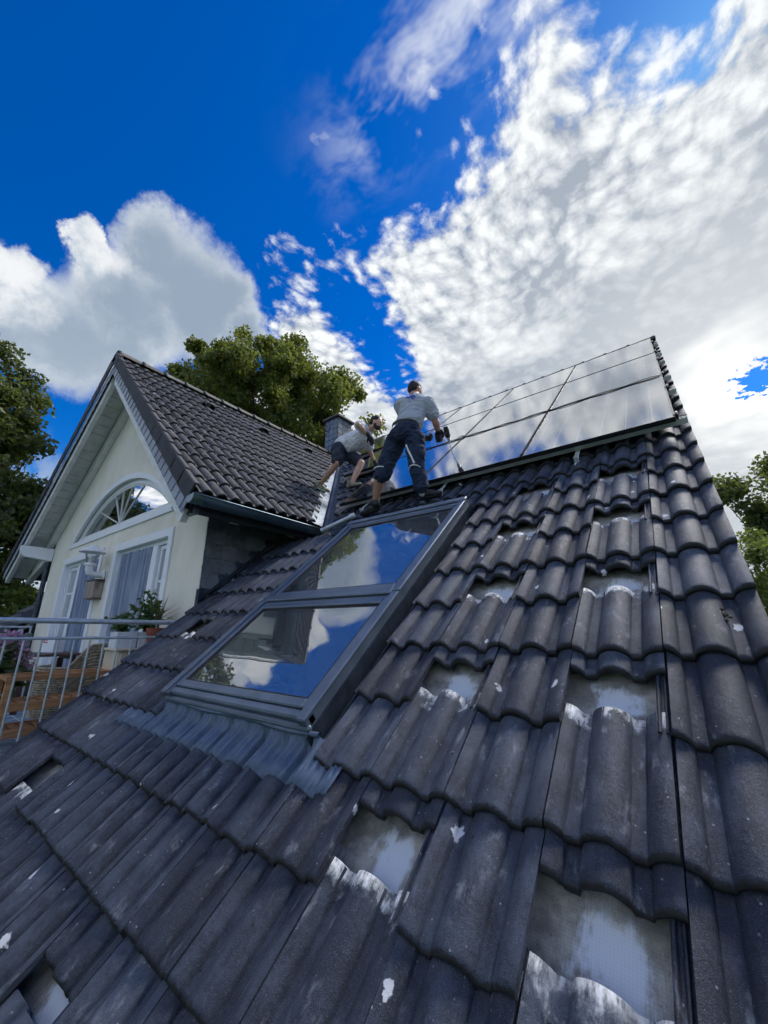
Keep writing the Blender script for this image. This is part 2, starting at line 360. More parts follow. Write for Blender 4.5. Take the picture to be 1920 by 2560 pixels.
M['leaf_dk'] = leaf_mat('dark_leaves', (.032, .052, .030), (.085, .11, .048), .38)
M['leaf_br'] = leaf_mat('bright_leaves', (.065, .12, .03), (.15, .22, .055), .42)
M['leaf_pot'] = leaf_mat('pot_plant_leaves', (.03, .09, .03), (.09, .17, .05), .3)
M['spike'] = leaf_mat('spiky_leaves', (.06, .075, .035), (.13, .12, .05), .2)
M['petal'] = leaf_mat('pink_petals', (.52, .22, .50), (.66, .40, .62), .3)
M['petal'].node_tree.nodes['Principled BSDF'].inputs['Roughness'].default_value = .6
M['grass'] = plain('lawn', (.06, .10, .03), (.035, .06, .018), .9, 0., 1.5, bump=.6, bscale=30.)
M['floor'] = None
def floor_mat():
    m, g, b = new_mat('balcony_tiles')
    co = g.node('ShaderNodeTexCoord').outputs['Object']; x, y, z = g.sep(co)
    def ln(c): return g.m('SUBTRACT', 1., g.ss(g.m('ABSOLUTE', g.m('SUBTRACT', g.m('FRACT', g.m('DIVIDE', c, .2)), .5)), .03, .06))
    l = g.m('MAXIMUM', ln(x), ln(y))
    l = g.m('MAXIMUM', l, ln(g.m('MULTIPLY', g.m('ADD', x, y), .7)))
    g.put(b.inputs['Base Color'], g.mix(l, g.mix(g.noise(co, 6., 4.), (.14, .22, .30), (.20, .28, .36)), (.5, .58, .64)))
    b.inputs['Roughness'].default_value = .5
    return m
M['floor'] = floor_mat()
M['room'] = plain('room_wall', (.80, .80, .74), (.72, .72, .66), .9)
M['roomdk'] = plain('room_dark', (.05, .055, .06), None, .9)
M['skin'] = plain('skin', (.66, .40, .29), (.56, .32, .22), .5, 0., 12., bump=.1, bscale=120.)
M['skin2'] = plain('skin_tan', (.52, .29, .20), (.42, .22, .145), .5, 0., 12., bump=.1, bscale=120.)
def cloth(name, c1, c2, stain=None, fold=.7):
    m, g, b = new_mat(name)
    co = g.node('ShaderNodeTexCoord').outputs['Object']
    n = g.noise(co, 7., 5., .6)
    col = g.mix(g.ss(n, .35, .65), c1, c2)
    if stain: col = g.mix(g.m('MULTIPLY', g.ss(g.noise(co, 16., 5., .7), .58, .68), .55), col, stain)
    g.put(b.inputs['Base Color'], col); b.inputs['Roughness'].default_value = .9; b.inputs['Specular IOR Level'].default_value = .2
    bp = g.node('ShaderNodeBump'); bp.inputs['Strength'].default_value = fold; bp.inputs['Distance'].default_value = .03
    w = g.noise(g.v('MULTIPLY', co, (1., 1., 2.6)), 7., 3., .5, 1.2)
    g.put(bp.inputs['Height'], w); g.l.new(bp.outputs[0], b.inputs['Normal'])
    return m
M['shirt'] = cloth('grey_shirt', (.40, .43, .48), (.47, .50, .55), None, .9)
M['shirt2'] = cloth('light_shirt', (.72, .74, .78), (.80, .82, .85), (.48, .50, .54), .9)
M['pants'] = cloth('navy_work_trousers', (.018, .027, .055), (.036, .050, .088), None)
M['shorts'] = cloth('dark_shorts', (.032, .040, .056), (.056, .066, .086), None)
M['hair'] = plain('dark_hair', (.020, .014, .011), (.012, .009, .008), .7, 0., 60., bump=.6, bscale=250.)
M['beard'] = plain('beard', (.045, .026, .018), (.02, .012, .009), .7, 0., 60., bump=.6, bscale=250.)
M['glove'] = plain('dark_glove', (.030, .034, .042), (.018, .02, .026), .75, 0., 40., bump=.4, bscale=80.)
M['shoe'] = plain('dark_shoe', (.022, .024, .028), (.010, .011, .013), .6, 0., 20., bump=.3)
M['shoe2'] = plain('beige_shoe', (.42, .38, .24), (.16, .15, .11), .6, 0., 22., bump=.4)
M['mint'] = plain('mint_rubber', (.35, .62, .48), None, .5)
M['sock'] = plain('white_sock', (.70, .72, .76), None, .9)
M['reflective'] = plain('reflective_strip', (.75, .77, .78), None, .35)
M['blueprint'] = plain('blue_print', (.03, .08, .38), None, .7)
M['redprint'] = plain('red_print', (.55, .05, .04), None, .6)
M['eye'] = plain('eye_dark', (.02, .015, .012), None, .2)
M['cable'] = plain('black_cable', (.014, .014, .016), None, .45)
M['wicker'] = plain('wicker', (.46, .39, .27), (.22, .18, .12), .6, 0., 30., bump=.4, bscale=90.)
M['lichen'] = plain('yellow_lichen', (.45, .38, .04), (.30, .27, .05), .9, 0., 60., bump=.5)
M['moss'] = plain('moss_clump', (.05, .045, .035), (.02, .02, .015), .95, 0., 80., bump=.9, bscale=120.)

# ---------------------------------------------------------------- mesh helpers
WM = {}
def link(name, me, mat, parent=None, mw=None, smooth=False):
    if isinstance(mat, str): mat = M[mat]
    if mat and not me.materials: me.materials.append(mat)
    o = bpy.data.objects.new(name, me); COL.objects.link(o)
    place(o, parent, mw)
    if smooth:
        me.polygons.foreach_set('use_smooth', np.ones(len(me.polygons), dtype=bool))
    return o
def place(o, parent=None, mw=None):
    mw = Matrix(mw) if mw is not None else Matrix.Identity(4)
    WM[o.name] = mw
    if parent is not None:
        o.parent = parent; o.matrix_parent_inverse = Matrix.Identity(4)
        o.matrix_basis = WM[parent.name].inverted() @ mw
    else: o.matrix_basis = mw
def tag(o, label, cat=None, group=None, kind=None):
    if label: o['label'] = label
    if cat: o['category'] = cat
    if group: o['group'] = group
    if kind: o['kind'] = kind
    return o
def empty(name, loc, parent=None):
    o = bpy.data.objects.new(name, None); COL.objects.link(o); o.empty_display_size = .2
    place(o, parent, Matrix.Translation(loc)); return o
def copy_obj(src, parent, mw):
    o = src.copy(); COL.objects.link(o)
    for k in ('label', 'category', 'group', 'kind'):
        if k in o: del o[k]
    place(o, parent, mw); return o

SCRATCH = bpy.data.scenes.new('scratch'); _baked = []
def bake(o):
    """mesh of an object with its modifiers applied, evaluated alone in a scratch scene"""
    SCRATCH.collection.objects.link(o); vl = SCRATCH.view_layers[0]; vl.update()
    me = bpy.data.meshes.new_from_object(o.evaluated_get(vl.depsgraph)); SCRATCH.collection.objects.unlink(o); _baked.append(o)
    return me

class MB:
    def __init__(s): s.v = []; s.f = []
    def add(s, vs, fs):
        b = len(s.v); s.v += [tuple(x) for x in vs]; s.f += [tuple(b+i for i in f) for f in fs]; return s
    def box(s, lo, hi, mt=None, ch=0.):
        x0, y0, z0 = lo; x1, y1, z1 = hi
        vs = [(x0,y0,z0),(x1,y0,z0),(x1,y1,z0),(x0,y1,z0),(x0,y0,z1),(x1,y0,z1),(x1,y1,z1),(x0,y1,z1)]
        if mt is not None: vs = [mt @ Vector(v) for v in vs]
        return s.add(vs, [(0,3,2,1),(4,5,6,7),(0,1,5,4),(1,2,6,5),(2,3,7,6),(3,0,4,7)])
    def beam(s, a, b, w, h, up=(0,0,1)):      # box beam from a to b, width w, height h
        a = Vector(a); b = Vector(b); d = (b-a); L = d.length; d.normalize()
        sd = d.cross(Vector(up)).normalized(); u = sd.cross(d)
        mt = Matrix((( sd.x, d.x, u.x, a.x), (sd.y, d.y, u.y, a.y), (sd.z, d.z, u.z, a.z), (0,0,0,1)))
        return s.box((-w/2, 0, -h/2), (w/2, L, h/2), mt)
    def tube(s, pts, rad, n=10, caps=True):
        pts = [Vector(p) for p in pts]
        if not isinstance(rad, (list, tuple)): rad = [rad]*len(pts)
        prev = None; rings = []
        for i, p in enumerate(pts):
            t = (pts[min(i+1, len(pts)-1)]-pts[max(i-1, 0)]).normalized()
            if prev is None:
                a = Vector((0,0,1)) if abs(t.z) < .9 else Vector((1,0,0)); x = t.cross(a).normalized()
            else: x = (prev - prev.dot(t)*t).normalized()
            prev = x; y = t.cross(x)
            rings.append([p + (x*math.cos(2*math.pi*k/n)+y*math.sin(2*math.pi*k/n))*rad[i] for k in range(n)])
        b = len(s.v)
        for r in rings: s.v += [tuple(v) for v in r]
        for i in range(len(rings)-1):
            for k in range(n):
                s.f.append((b+i*n+k, b+i*n+(k+1) % n, b+(i+1)*n+(k+1) % n, b+(i+1)*n+k))
        if caps:
            s.f.append(tuple(b+k for k in range(n))[::-1]); s.f.append(tuple(b+(len(rings)-1)*n+k for k in range(n)))
        return s
    def lathe(s, prof, c, n=20, axis=(0,0,1)):
        ax = Vector(axis).normalized(); a = Vector((1,0,0)) if abs(ax.x) < .9 else Vector((0,1,0))
        x = ax.cross(a).normalized(); y = ax.cross(x); c = Vector(c); b = len(s.v)
        for r, h in prof:
            for k in range(n): s.v.append(tuple(c+ax*h+(x*math.cos(2*math.pi*k/n)+y*math.sin(2*math.pi*k/n))*r))
        for i in range(len(prof)-1):
            for k in range(n): s.f.append((b+i*n+k, b+i*n+(k+1) % n, b+(i+1)*n+(k+1) % n, b+(i+1)*n+k))
        return s
    def prism(s, poly, fn, d0, d1):           # poly 2D, fn(p2,d)->3D
        n = len(poly); b = len(s.v)
        s.v += [tuple(fn(p, d0)) for p in poly]+[tuple(fn(p, d1)) for p in poly]
        s.f.append(tuple(range(b, b+n))[::-1]); s.f.append(tuple(range(b+n, b+2*n)))
        for i in range(n): j = (i+1) % n; s.f.append((b+i, b+j, b+n+j, b+n+i))
        return s
    def grid(s, P):                           # P[i][j] -> 3D
        b = len(s.v); ni = len(P); nj = len(P[0])
        for row in P: s.v += [tuple(p) for p in row]
        for i in range(ni-1):
            for j in range(nj-1): s.f.append((b+i*nj+j, b+i*nj+j+1, b+(i+1)*nj+j+1, b+(i+1)*nj+j))
        return s
    def mesh(s, name):
        me = bpy.data.meshes.new(name); me.from_pydata(s.v, [], s.f); me.update()
        bm = bmesh.new(); bm.from_mesh(me); bmesh.ops.recalc_face_normals(bm, faces=bm.faces); bm.to_mesh(me); bm.free(); return me
    def build(s, name, mat, parent=None, mw=None, smooth=False, bevel=0.):
        me = s.mesh(name)
        if mw is not None:
            pass
        if bevel:
            bm = bmesh.new(); bm.from_mesh(me)
            bmesh.ops.bevel(bm, geom=[e for e in bm.edges if len(e.link_faces) == 2 and e.calc_face_angle(0) > .6], offset=bevel, segments=1, affect='EDGES', clamp_overlap=True)
            bm.to_mesh(me); bm.free()
        o = link(name, me, mat, parent, mw, smooth)
        if smooth == 'auto':
            bm = bmesh.new(); bm.from_mesh(me)
            for e in bm.edges:
                if len(e.link_faces) == 2 and e.calc_face_angle(0) > R(35): e.smooth = False
            bm.to_mesh(me); bm.free()
        return o
def box(name, lo, hi, mat, parent=None, mt=None, bevel=0.):
    return MB().box(lo, hi, mt).build(name, mat, parent, bevel=bevel)

# ---------------------------------------------------------------- frames of the place
PITCH = R(40.88); D0 = 1.183
ca, sa = math.cos(PITCH), math.sin(PITCH)
ROOF = Matrix(((1,0,0,0), (0,ca,-sa,D0*sa), (0,sa,ca,-D0*ca), (0,0,0,1)))       # (u,v,h) of the main roof -> world
def RP(u, v, h=0.): return ROOF @ Vector((u, v, h))
GROUND = -6.2
ZR0, KR = -D0/ca, sa/ca          # main roof plane: z = ZR0 + KR*Y

# ================================================================ the ground
def ground():
    n = 60; P = []
    for i in range(n+1):
        row = []
        for j in range(n+1):
            x = (i/n-.5)*2; y = (j/n-.5)*2
            x = math.copysign(abs(x)**2.2, x)*900; y = math.copysign(abs(y)**2.2, y)*900
            r = math.hypot(x, y)
            row.append((x, y, GROUND + (0 if r < 25 else .35*math.sin(x*.03)*math.cos(y*.026) + max(0, r-120)*.02)))
        P.append(row)
    o = MB().grid(P).build('lawn_ground', 'grass', smooth=True); o['kind'] = 'structure'
ground()

# ================================================================ the house
HOUSE = empty('house', (-5.5, 3.5, GROUND))
tag(HOUSE, 'dark tiled house with cream gabled dormer, balcony doors and a roof window', 'house')

# ---- roof tile shape -------------------------------------------------------
TW, TG, TL, TH, TT, HZ = .30, .332, .42, .042, .027, -.055
def prof(x):
    z = 0.
    for c in (-.012, .138, .288):
        d = abs(x-c)/.057
        if d < 1: z = max(z, TH*(1-d**2)**.62)
    return z
def tile_mesh(name, nx=26, seed=0, flange=True, ylist=None):
    rnd = random.Random(seed)
    xs = set(np.linspace(.0025, .2975, nx))
    for c in (-.012, .138, .288):
        for s in (-1, 1):
            for d in (.047, .052, .0555, .0568, .058):
                x = c+s*d
                if .004 < x < .296: xs.add(x)
    xs = sorted(xs)
    ys = ylist or [(.0, .013), (.0025, .006), (.008, .0018), (.02, 0.), (.14, 0.), (.28, 0.), (.42, 0.)]
    wob = [rnd.uniform(-.0022, .0022) for _ in xs]; wob = [sum(wob[max(0, i-1):i+2])/3 for i in range(len(wob))]
    mb = MB(); P = []
    for yi, (y, dz) in enumerate(ys):
        P.append([(x, y + (wob[i]*1.6 if yi < 3 else 0), prof(x)-dz) for i, x in enumerate(xs)])
    mb.grid(P)
    b = MB()
    # skirt: front nose, sides, head
    f0 = P[0]; fb = [(x, y+.004, z-.013) for x, y, z in f0]; fb2 = [(x, y+.05, z-.004) for x, y, z in fb]
    mb.grid([fb2, fb, f0])
    rt = [row[-1] for row in P]; mb.grid([rt, [(x-.001, y, z-.020) for x, y, z in rt]])
    lt = [row[0] for row in P]; mb.grid([lt, [(x+.001, y, z-.020) for x, y, z in lt]])
    hd = P[-1]; mb.grid([hd, [(x, y, z-.018) for x, y, z in hd]])
    if flange:      # side lap that the neighbour covers
        fl = [(-.036, .012), (-.031, .022), (-.026, .022), (-.022, .013), (-.016, .013), (-.012, .021), (-.008, .021), (-.005, .012), (.002, .012)]
        mb.grid([[(x, y, z) for x, z in fl] for y in (.012, .2, .42)])
        mb.grid([[(x, .012, z) for x, z in fl], [(x, .016, z-.014) for x, z in fl]])
        mb.grid([[(fl[0][0], y, fl[0][1]) for y in (.012, .2, .42)], [(fl[0][0], y, -.012) for y in (.012, .2, .42)]])
    me = bpy.data.meshes.new(name); me.from_pydata(mb.v, [], mb.f); me.update()
    bm = bmesh.new(); bm.from_mesh(me); bmesh.ops.remove_doubles(bm, verts=bm.verts, dist=1e-5)
    bmesh.ops.recalc_face_normals(bm, faces=bm.faces)
    up = sum(f.normal.z*f.calc_area() for f in bm.faces)
    if up < 0: bmesh.ops.reverse_faces(bm, faces=bm.faces)
    for e in bm.edges:
        if len(e.link_faces) == 2 and e.calc_face_angle(0) > R(38): e.smooth = False
    bm.to_mesh(me); bm.free()
    me.polygons.foreach_set('use_smooth', np.ones(len(me.polygons), dtype=bool))
    return me
TILES = [tile_mesh('roof_tile', 26, s) for s in range(5)]
TILES_LO = [tile_mesh('roof_tile_small', 15, s, False, [(.0, .012), (.004, .003), (.016, 0.), (.2, 0.), (.42, 0.)]) for s in range(3)]
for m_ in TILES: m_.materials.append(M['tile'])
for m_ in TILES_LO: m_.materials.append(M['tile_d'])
def cut_mesh(src, planes):
    """planes: (co, no) in local space; the side no points to is cleared"""
    bm = bmesh.new(); bm.from_mesh(src)
    for co, no in planes:
        bmesh.ops.bisect_plane(bm, geom=bm.verts[:]+bm.edges[:]+bm.faces[:], plane_co=co, plane_no=no, clear_outer=True)
    if len(bm.faces) < 6: bm.free(); return None
    me = bpy.data.meshes.new('roof_tile_cut'); bm.to_mesh(me); bm.free()
    for mt in src.materials: me.materials.append(mt)
    return me
ROOFM = ROOF
# valley between the dormer's right slope and the main roof
AX, AY, AZ = -7.22, 1.65, 4.585            # dormer apex at the verge
KD, KL = .905, .678
BD, BLF = math.atan(KD), math.atan(KL)
EX, EZ = -3.588, 1.30                      # right eave line
sb, cb = math.sin(BD), math.cos(BD)
DORM = Matrix(((0, -cb, sb, EX), (1, 0, 0, AY), (0, sb, cb, EZ), (0, 0, 0, 1)))
def vy(Y): return (Y-D0*sa)/ca             # world Y on the main roof -> v
VA = (EX, vy((EZ-ZR0)/KR)); VB = (AX, vy((AZ-ZR0)/KR))
vd = Vector((VB[0]-VA[0], VB[1]-VA[1])).normalized()
vn_main = Vector((-vd.y, vd.x))            # points to the dormer side (negative u)
if vn_main.x > 0: vn_main = -vn_main

V_EAVE, V_RIDGE = -1.38, 8.93
# deck with membrane (one mesh, opening left for the roof window, the balcony and the dormer)
dk = MB()
SKU, SKV = (-2.66, -1.50), (.80, 2.80)
def deck_rect(u0, u1, v0, v1): dk.box((u0, v0, -.13), (u1, v1, -.092))
deck_rect(SKU[1], .13, V_EAVE, V_RIDGE); deck_rect(-4.14, SKU[0], V_EAVE, 3.3)
deck_rect(SKU[0], SKU[1], V_EAVE, SKV[0]); deck_rect(SKU[0], SKU[1], SKV[1], V_RIDGE)
dk.prism([(SKU[0], 3.3), (SKU[0], V_RIDGE), (-13.2, V_RIDGE), (-13.2, 8.6), (VB[0], VB[1]), (VA[0], 3.3)], lambda p, d: (p[0], p[1], d), -.13, -.092)
MAINROOF = dk.build('main_roof', 'membrane', HOUSE, ROOFM)
tag(MAINROOF, 'large dark tiled roof slope with several tiles pushed up')
HOLES = {(0, 7), (0, 5), (0, 3), (0, 1), (0, -1), (2, 7), (2, 5), (2, 3), (2, 1), (2, -1), (10, -2), (5, -3), (11, 2)}
def uL(k): return -.135-.3*(k+1)
def film_mesh(seed):
    xs = np.linspace(.004, .294, 40)
    P = [[(x, y, prof(x)+.0009) for x in xs] for y in (.25, .30, .34, .38, .4199)]
    P.append([(x, .4208, prof(x)-.012) for x in xs])
    me = MB().grid(P).mesh('mortar_film'); me.materials.append(M['film'])
    me.polygons.foreach_set('use_smooth', np.ones(len(me.polygons), dtype=bool)); return me
FILMS = [film_mesh(s) for s in range(3)]
def tmat(u, v, dh=0., jr=1.):
    return ROOFM @ Matrix.Translation((u+random.uniform(-.0015, .0015)*jr, v+random.uniform(-.005, .005)*jr, HZ+TT+dh+random.uniform(-.001, .0015)*jr)) @ Matrix.Rotation(-TT/TG+random.uniform(-.004, .004)*jr, 4, 'X') @ Matrix.Rotation(random.uniform(-.005, .005)*jr, 4, 'Z')
_first = [None]
def add_tile(me, parent, mw, name='roof_tile'):
    o = bpy.data.objects.new(name, me); COL.objects.link(o); place(o, parent, mw); return o
ntile = 0
PITCHU = 1.17
def under_panel(u0, u1, v0):
    """tile wholly hidden below the solar panels"""
    for r, (va, n) in enumerate(((3.57, 3), (5.21, 4), (6.85, 5))):
        if va+.30 < v0 < va+1.9 and u0 > .08-PITCHU*n+.25 and u1 < .02: return True
    return False
for i in range(-6, 26):
    v0 = .61+TG*i
    if v0 > V_RIDGE-.2: continue
    for k in range(-1, 26):
        u0 = uL(k); u1 = u0+TW
        planes = []
        if v0 < 3.2 and k > 13: continue
        if under_panel(u0, u1, v0): continue
        # skylight
        if 0 <= i <= 6:
            if 4 <= k <= 7: continue
            if k == 8: planes.append(((.078, 0, 0), (1, 0, 0)))
        if i == -1 and 4 <= k <= 8: pass
        # left edge beside the balcony and the dormer cheek
        if k == 13 and v0 < 3.3: planes.append(((.165, 0, 0), (-1, 0, 0)))
        # valley
        c0 = [((u0+a-VA[0])*vn_main.x+(v0+b-VA[1])*vn_main.y) for a in (0, TW) for b in (0, TL)]
        if v0+TL > VA[1]-.1 and max(c0) > -.13:
            if min(c0) > -.14: continue
            q = Vector((VA[0]-u0, VA[1]-v0, 0)) - Vector((vn_main.x, vn_main.y, 0))*.13
            planes.append((q, Vector((vn_main.x, vn_main.y, 0))))
        me = TILES[random.randrange(5)]
        if planes:
            me = cut_mesh(me, planes)
            if me is None: continue
        push = (k, i) in HOLES
        mw = tmat(u0, v0 + ((.17 if (k, i) == (5, -3) else .243) if push else 0), -.017 if push else 0.)
        o = add_tile(me, MAINROOF, mw); ntile += 1
        if push: o['label'] = 'roof tile pushed up under the row above, leaving a gap'
for (k, i) in HOLES:
    if (k, i) == (5, -3): continue
    st = random.getstate(); random.seed(k*31+i)
    o = add_tile(FILMS[abs(k+i) % 3], MAINROOF, ROOFM @ Matrix.Translation((uL(k), .61+TG*(i-1), HZ+TT)) @ Matrix.Rotation(-TT/TG, 4, 'X'), 'mortar_film')
    o['label'] = 'whitish mortar dust on the head of the tile below a gap'
    random.setstate(st)
# main ridge caps
def ridge_cap_mesh(L=.42, r=.125):
    P = []
    for y, rr in ((0, r), (.012, r+.012), (.05, r+.012), (.06, r), (L, r-.008)):
        P.append([(rr*math.cos(t), y, rr*math.sin(t)*.75-.02) for t in np.linspace(-.15, math.pi+.15, 15)])
    me = MB().grid(P).mesh('ridge_tile'); me.materials.append(M['tile_d'])
    me.polygons.foreach_set('use_smooth', np.ones(len(me.polygons), dtype=bool)); return me
RIDGE = ridge_cap_mesh()
Rm = RP(0, V_RIDGE, 0)
for n in range(0, 36):
    mw = Matrix.Translation((.16-.38*n, Rm.y+.01, Rm.z+.0)) @ Matrix.Rotation(R(90), 4, 'Z')
    if .16-.38*n < -6.2 and .16-.38*n > -8.2: pass
    o = add_tile(RIDGE, HOUSE, mw, 'ridge_tile')
# far side of the house, walls below
yb = 2*Rm.y
bk = MB(); bk.box((-13.2, 0, -.13), (.13, V_RIDGE-V_EAVE, -.02))
BK = Matrix(((-1, 0, 0, -13.05), (0, -ca, sa, yb-RP(0, V_EAVE, 0).y), (0, sa, ca, RP(0, V_EAVE, 0).z), (0, 0, 0, 1)))
bk.build('rear_roof', 'tile', HOUSE, BK)
ze = RP(0, V_EAVE, -.13).z; ye = RP(0, V_EAVE, -.13).y
hw = MB()
g0 = ye+.35; g1 = yb-ye-.35
hw.prism([(g0, GROUND-.2), (g1, GROUND-.2), (g1, ze+.15), (Rm.y, Rm.z-.35), (g0, ze+.15)], lambda p, d: (d, p[0], p[1]), -.25, .02)
hw.prism([(g0, GROUND-.2), (g1, GROUND-.2), (g1, ze+.15), (Rm.y, Rm.z-.35), (g0, ze+.15)], lambda p, d: (d, p[0], p[1]), -13.1, -12.85)
hw.box((-12.85, g0, GROUND-.2), (-.25, g0+.25, ze+.1)); hw.box((-12.85, g1-.25, GROUND-.2), (-.25, g1, ze+.1))
hw.build('house_wall', 'stucco', HOUSE)
# right verge board under the tiles
MB().box((.120, V_EAVE, -.20), (.140, V_RIDGE, -.05)).build('verge_board', 'flap', HOUSE, ROOFM)
# roof left of the dormer, too oblique to tell the tiles apart
lr = MB(); base = [(x, prof(x)) for x in np.linspace(0, .3, 9)]
for i in range(-6, 26):
    for k in range(8):
        u0 = -13.2+.3*k; v0 = .61+TG*i
        lr.grid([[(u0+x, v0, HZ+TT-.015+z) for x, z in base], [(u0+x, v0+.004, HZ+TT+z) for x, z in base], [(u0+x, v0+TG+.02, HZ+z) for x, z in base]])
o = lr.build('tile_field', 'tile', HOUSE, ROOFM, smooth=False); o['kind'] = 'stuff'
MB().box((-13.2, V_EAVE, -.13), (-10.75, V_RIDGE, -.092)).build('left_deck', 'membrane', HOUSE, ROOFM)

# ---- dormer roof ------------------------------------------------------------
SLR = (EX-AX)/cb; SLL = 4.88/math.cos(BLF)
def xmax(y): return (EZ+y*sb-ZR0)/KR-AY
dd = MB(); dd.prism([(.03, 0.), (xmax(0)+.05, 0.), (xmax(SLR)+.05, SLR), (.03, SLR)], lambda p, d: (p[0], p[1], d), -.22, -.085)
DROOF = dd.build('dormer_roof', 'flap', HOUSE, DORM)
tag(DROOF, 'small brown-black tiled dormer roof slope with dusty tile edges')
ND = 0
vdir = Vector((xmax(SLR)-xmax(0), SLR, 0)).normalized(); vnd = Vector((vdir.y, -vdir.x, 0))
for i in range(15):
    y0 = .325*i
    for k in range(19):
        x0 = .3*k
        cs = [((x0+a-xmax(0))*vnd.x+(y0+b)*vnd.y) for a in (0, TW) for b in (0, TL)]
        planes = []
        if max(cs) > -.10:
            if min(cs) > -.12: continue
            planes.append((Vector((xmax(0)-x0, -y0, 0))-vnd*.10, vnd))
        if y0+TL > SLR+.02: planes.append(((0, SLR+.0-y0, 0), (0, 1, 0)))
        me = TILES_LO[random.randrange(3)]
        if planes:
            me = cut_mesh(me, planes)
            if me is None: continue
        mw = DORM @ Matrix.Translation((x0+random.uniform(-.003, .003), y0+random.uniform(-.006, .006), -.06+TT+random.uniform(-.001, .003))) @ Matrix.Rotation(-TT/.325+random.uniform(-.006, .006), 4, 'X') @ Matrix.Rotation(random.uniform(-.008, .008), 4, 'Z')
        add_tile(me, DROOF, mw); ND += 1
# vent tiles
def vent_mesh():
    mb = MB(); P = []
    for y, hgt in ((0, .075), (.012, .085), (.14, .055), (.30, .02)):
        P.append([(x, y, prof(.138)*0+hgt*(1-abs((x-.15)/.13)**4)+.005) for x in np.linspace(.02, .28, 11)])
    mb.grid(P); me = mb.mesh('vent_tile'); me.materials.append(M['tile_d'])
    me.polygons.foreach_set('use_smooth', np.ones(len(me.polygons), dtype=bool)); return me
VENT = vent_mesh()
for (x0, i) in ((1.2, 12), (2.4, 12), (3.6, 12)):
    o = add_tile(VENT, DROOF, DORM @ Matrix.Translation((x0, .325*i+.02, -.02)), 'vent_tile')
# ridge of the dormer
for n in range(15):
    y = AY-.02+.38*n
    if y > (AZ-ZR0)/KR-.1: break
    add_tile(RIDGE, DROOF, Matrix.Translation((AX, y, AZ-.035)) @ Matrix.Rotation(-.012, 4, 'X'), 'ridge_tile')
# front pieces measured along the slope (l) and square below it (p)
def FP(side, l, p, Y):
    b = BD if side > 0 else BLF
    return Vector((AX+side*(math.cos(b)*l-math.sin(b)*p), Y, AZ-math.sin(b)*l-math.cos(b)*p))
def fpiece(side, poly, Y0, Y1): return MB().prism(poly, lambda q, d: FP(side, q[0], q[1], d), Y0, Y1)
for side, SL in ((1, SLR), (-1, SLL)):
    n = int(SL/.325)+1
    for i in range(n):
        l1 = SL-.325*i+.015; l0 = max(.0, l1-.35)
        if l1 < .1: continue
        t = .022
        fpiece(side, [(l0, -.012), (l1, -.012-t), (l1+.004, .15), (l0, .165)], AY-.034+.006*(0), AY-.014).build('verge_flap', 'flap', DROOF, bevel=.003)
        if side > 0:
            fpiece(side, [(l0, -.030), (l1, -.030-t), (l1, -.005-t), (l0, -.005)], AY-.036, AY+.012).build('verge_edge', 'tile_d', DROOF, bevel=.005)
    # hanging slates of the verge
    ns = int(SL/.165)
    for i in range(ns+1):
        l0 = i*.165-.01; l1 = l0+.185
        if l1 > SL-.02: l1 = SL-.02
        rr = .045
        poly = [(l0+(.16 if i == 0 else 0), .13), (l1, .13), (l1+.004, .305), (l0+.05, .312), (l0+.018, .296), (l0+.006, .262)]
        if i == 0: poly = [(.10, .13), (l1, .13), (l1+.004, .305), (.25, .31)]
        o = MB()
        o.prism(poly, lambda q, d: FP(side, q[0], q[1], d - (q[0]-l0)*.05 - (q[1]-.13)*.03), AY+.004, AY+.012)
        o.build('verge_slate', 'slate_g', DROOF)
    # timber behind: outer rafter, wall rafter, soffit boards
    Ys = AY+.05
    e = SL-.04
    fpiece(side, [(.25, .13), (e, .13), (e, .26), (.30, .26)], AY+.03, AY+.05).build('barge_backing', 'flap', DROOF)
    fpiece(side, [(.32, .265), (e, .265), (e, .42), (.46, .42)], AY+.03, AY+.10).build('barge_rafter', 'whitewood', DROOF, bevel=.004)
    fpiece(side, [(.32, .285), (e-.35, .285), (e-.35, .47), (.5, .47)], 2.036, 2.130).build('wall_rafter', 'whitewood', DROOF, bevel=.004)
    nb = int((e-.2)/.215)
    for j in range(nb+1):
        a = .25+j*.215; b = min(a+.207, e)
        if b-a < .05: continue
        fpiece(side, [(a, .262), (b, .262), (b, .282), (a, .282)], AY+.10, 2.034).build('soffit_board', 'soffit', DROOF, bevel=.003)
# left slope covering (edge-on in view)
ld = MB()
ld.prism([(.0, -.02), (SLL, -.045), (SLL, .26), (.0, .26)], lambda q, d: FP(-1, q[0], q[1], d), AY+.052, (AZ-ZR0)/KR-.3)
ld.build('dormer_left_slope', 'tile_d', HOUSE)
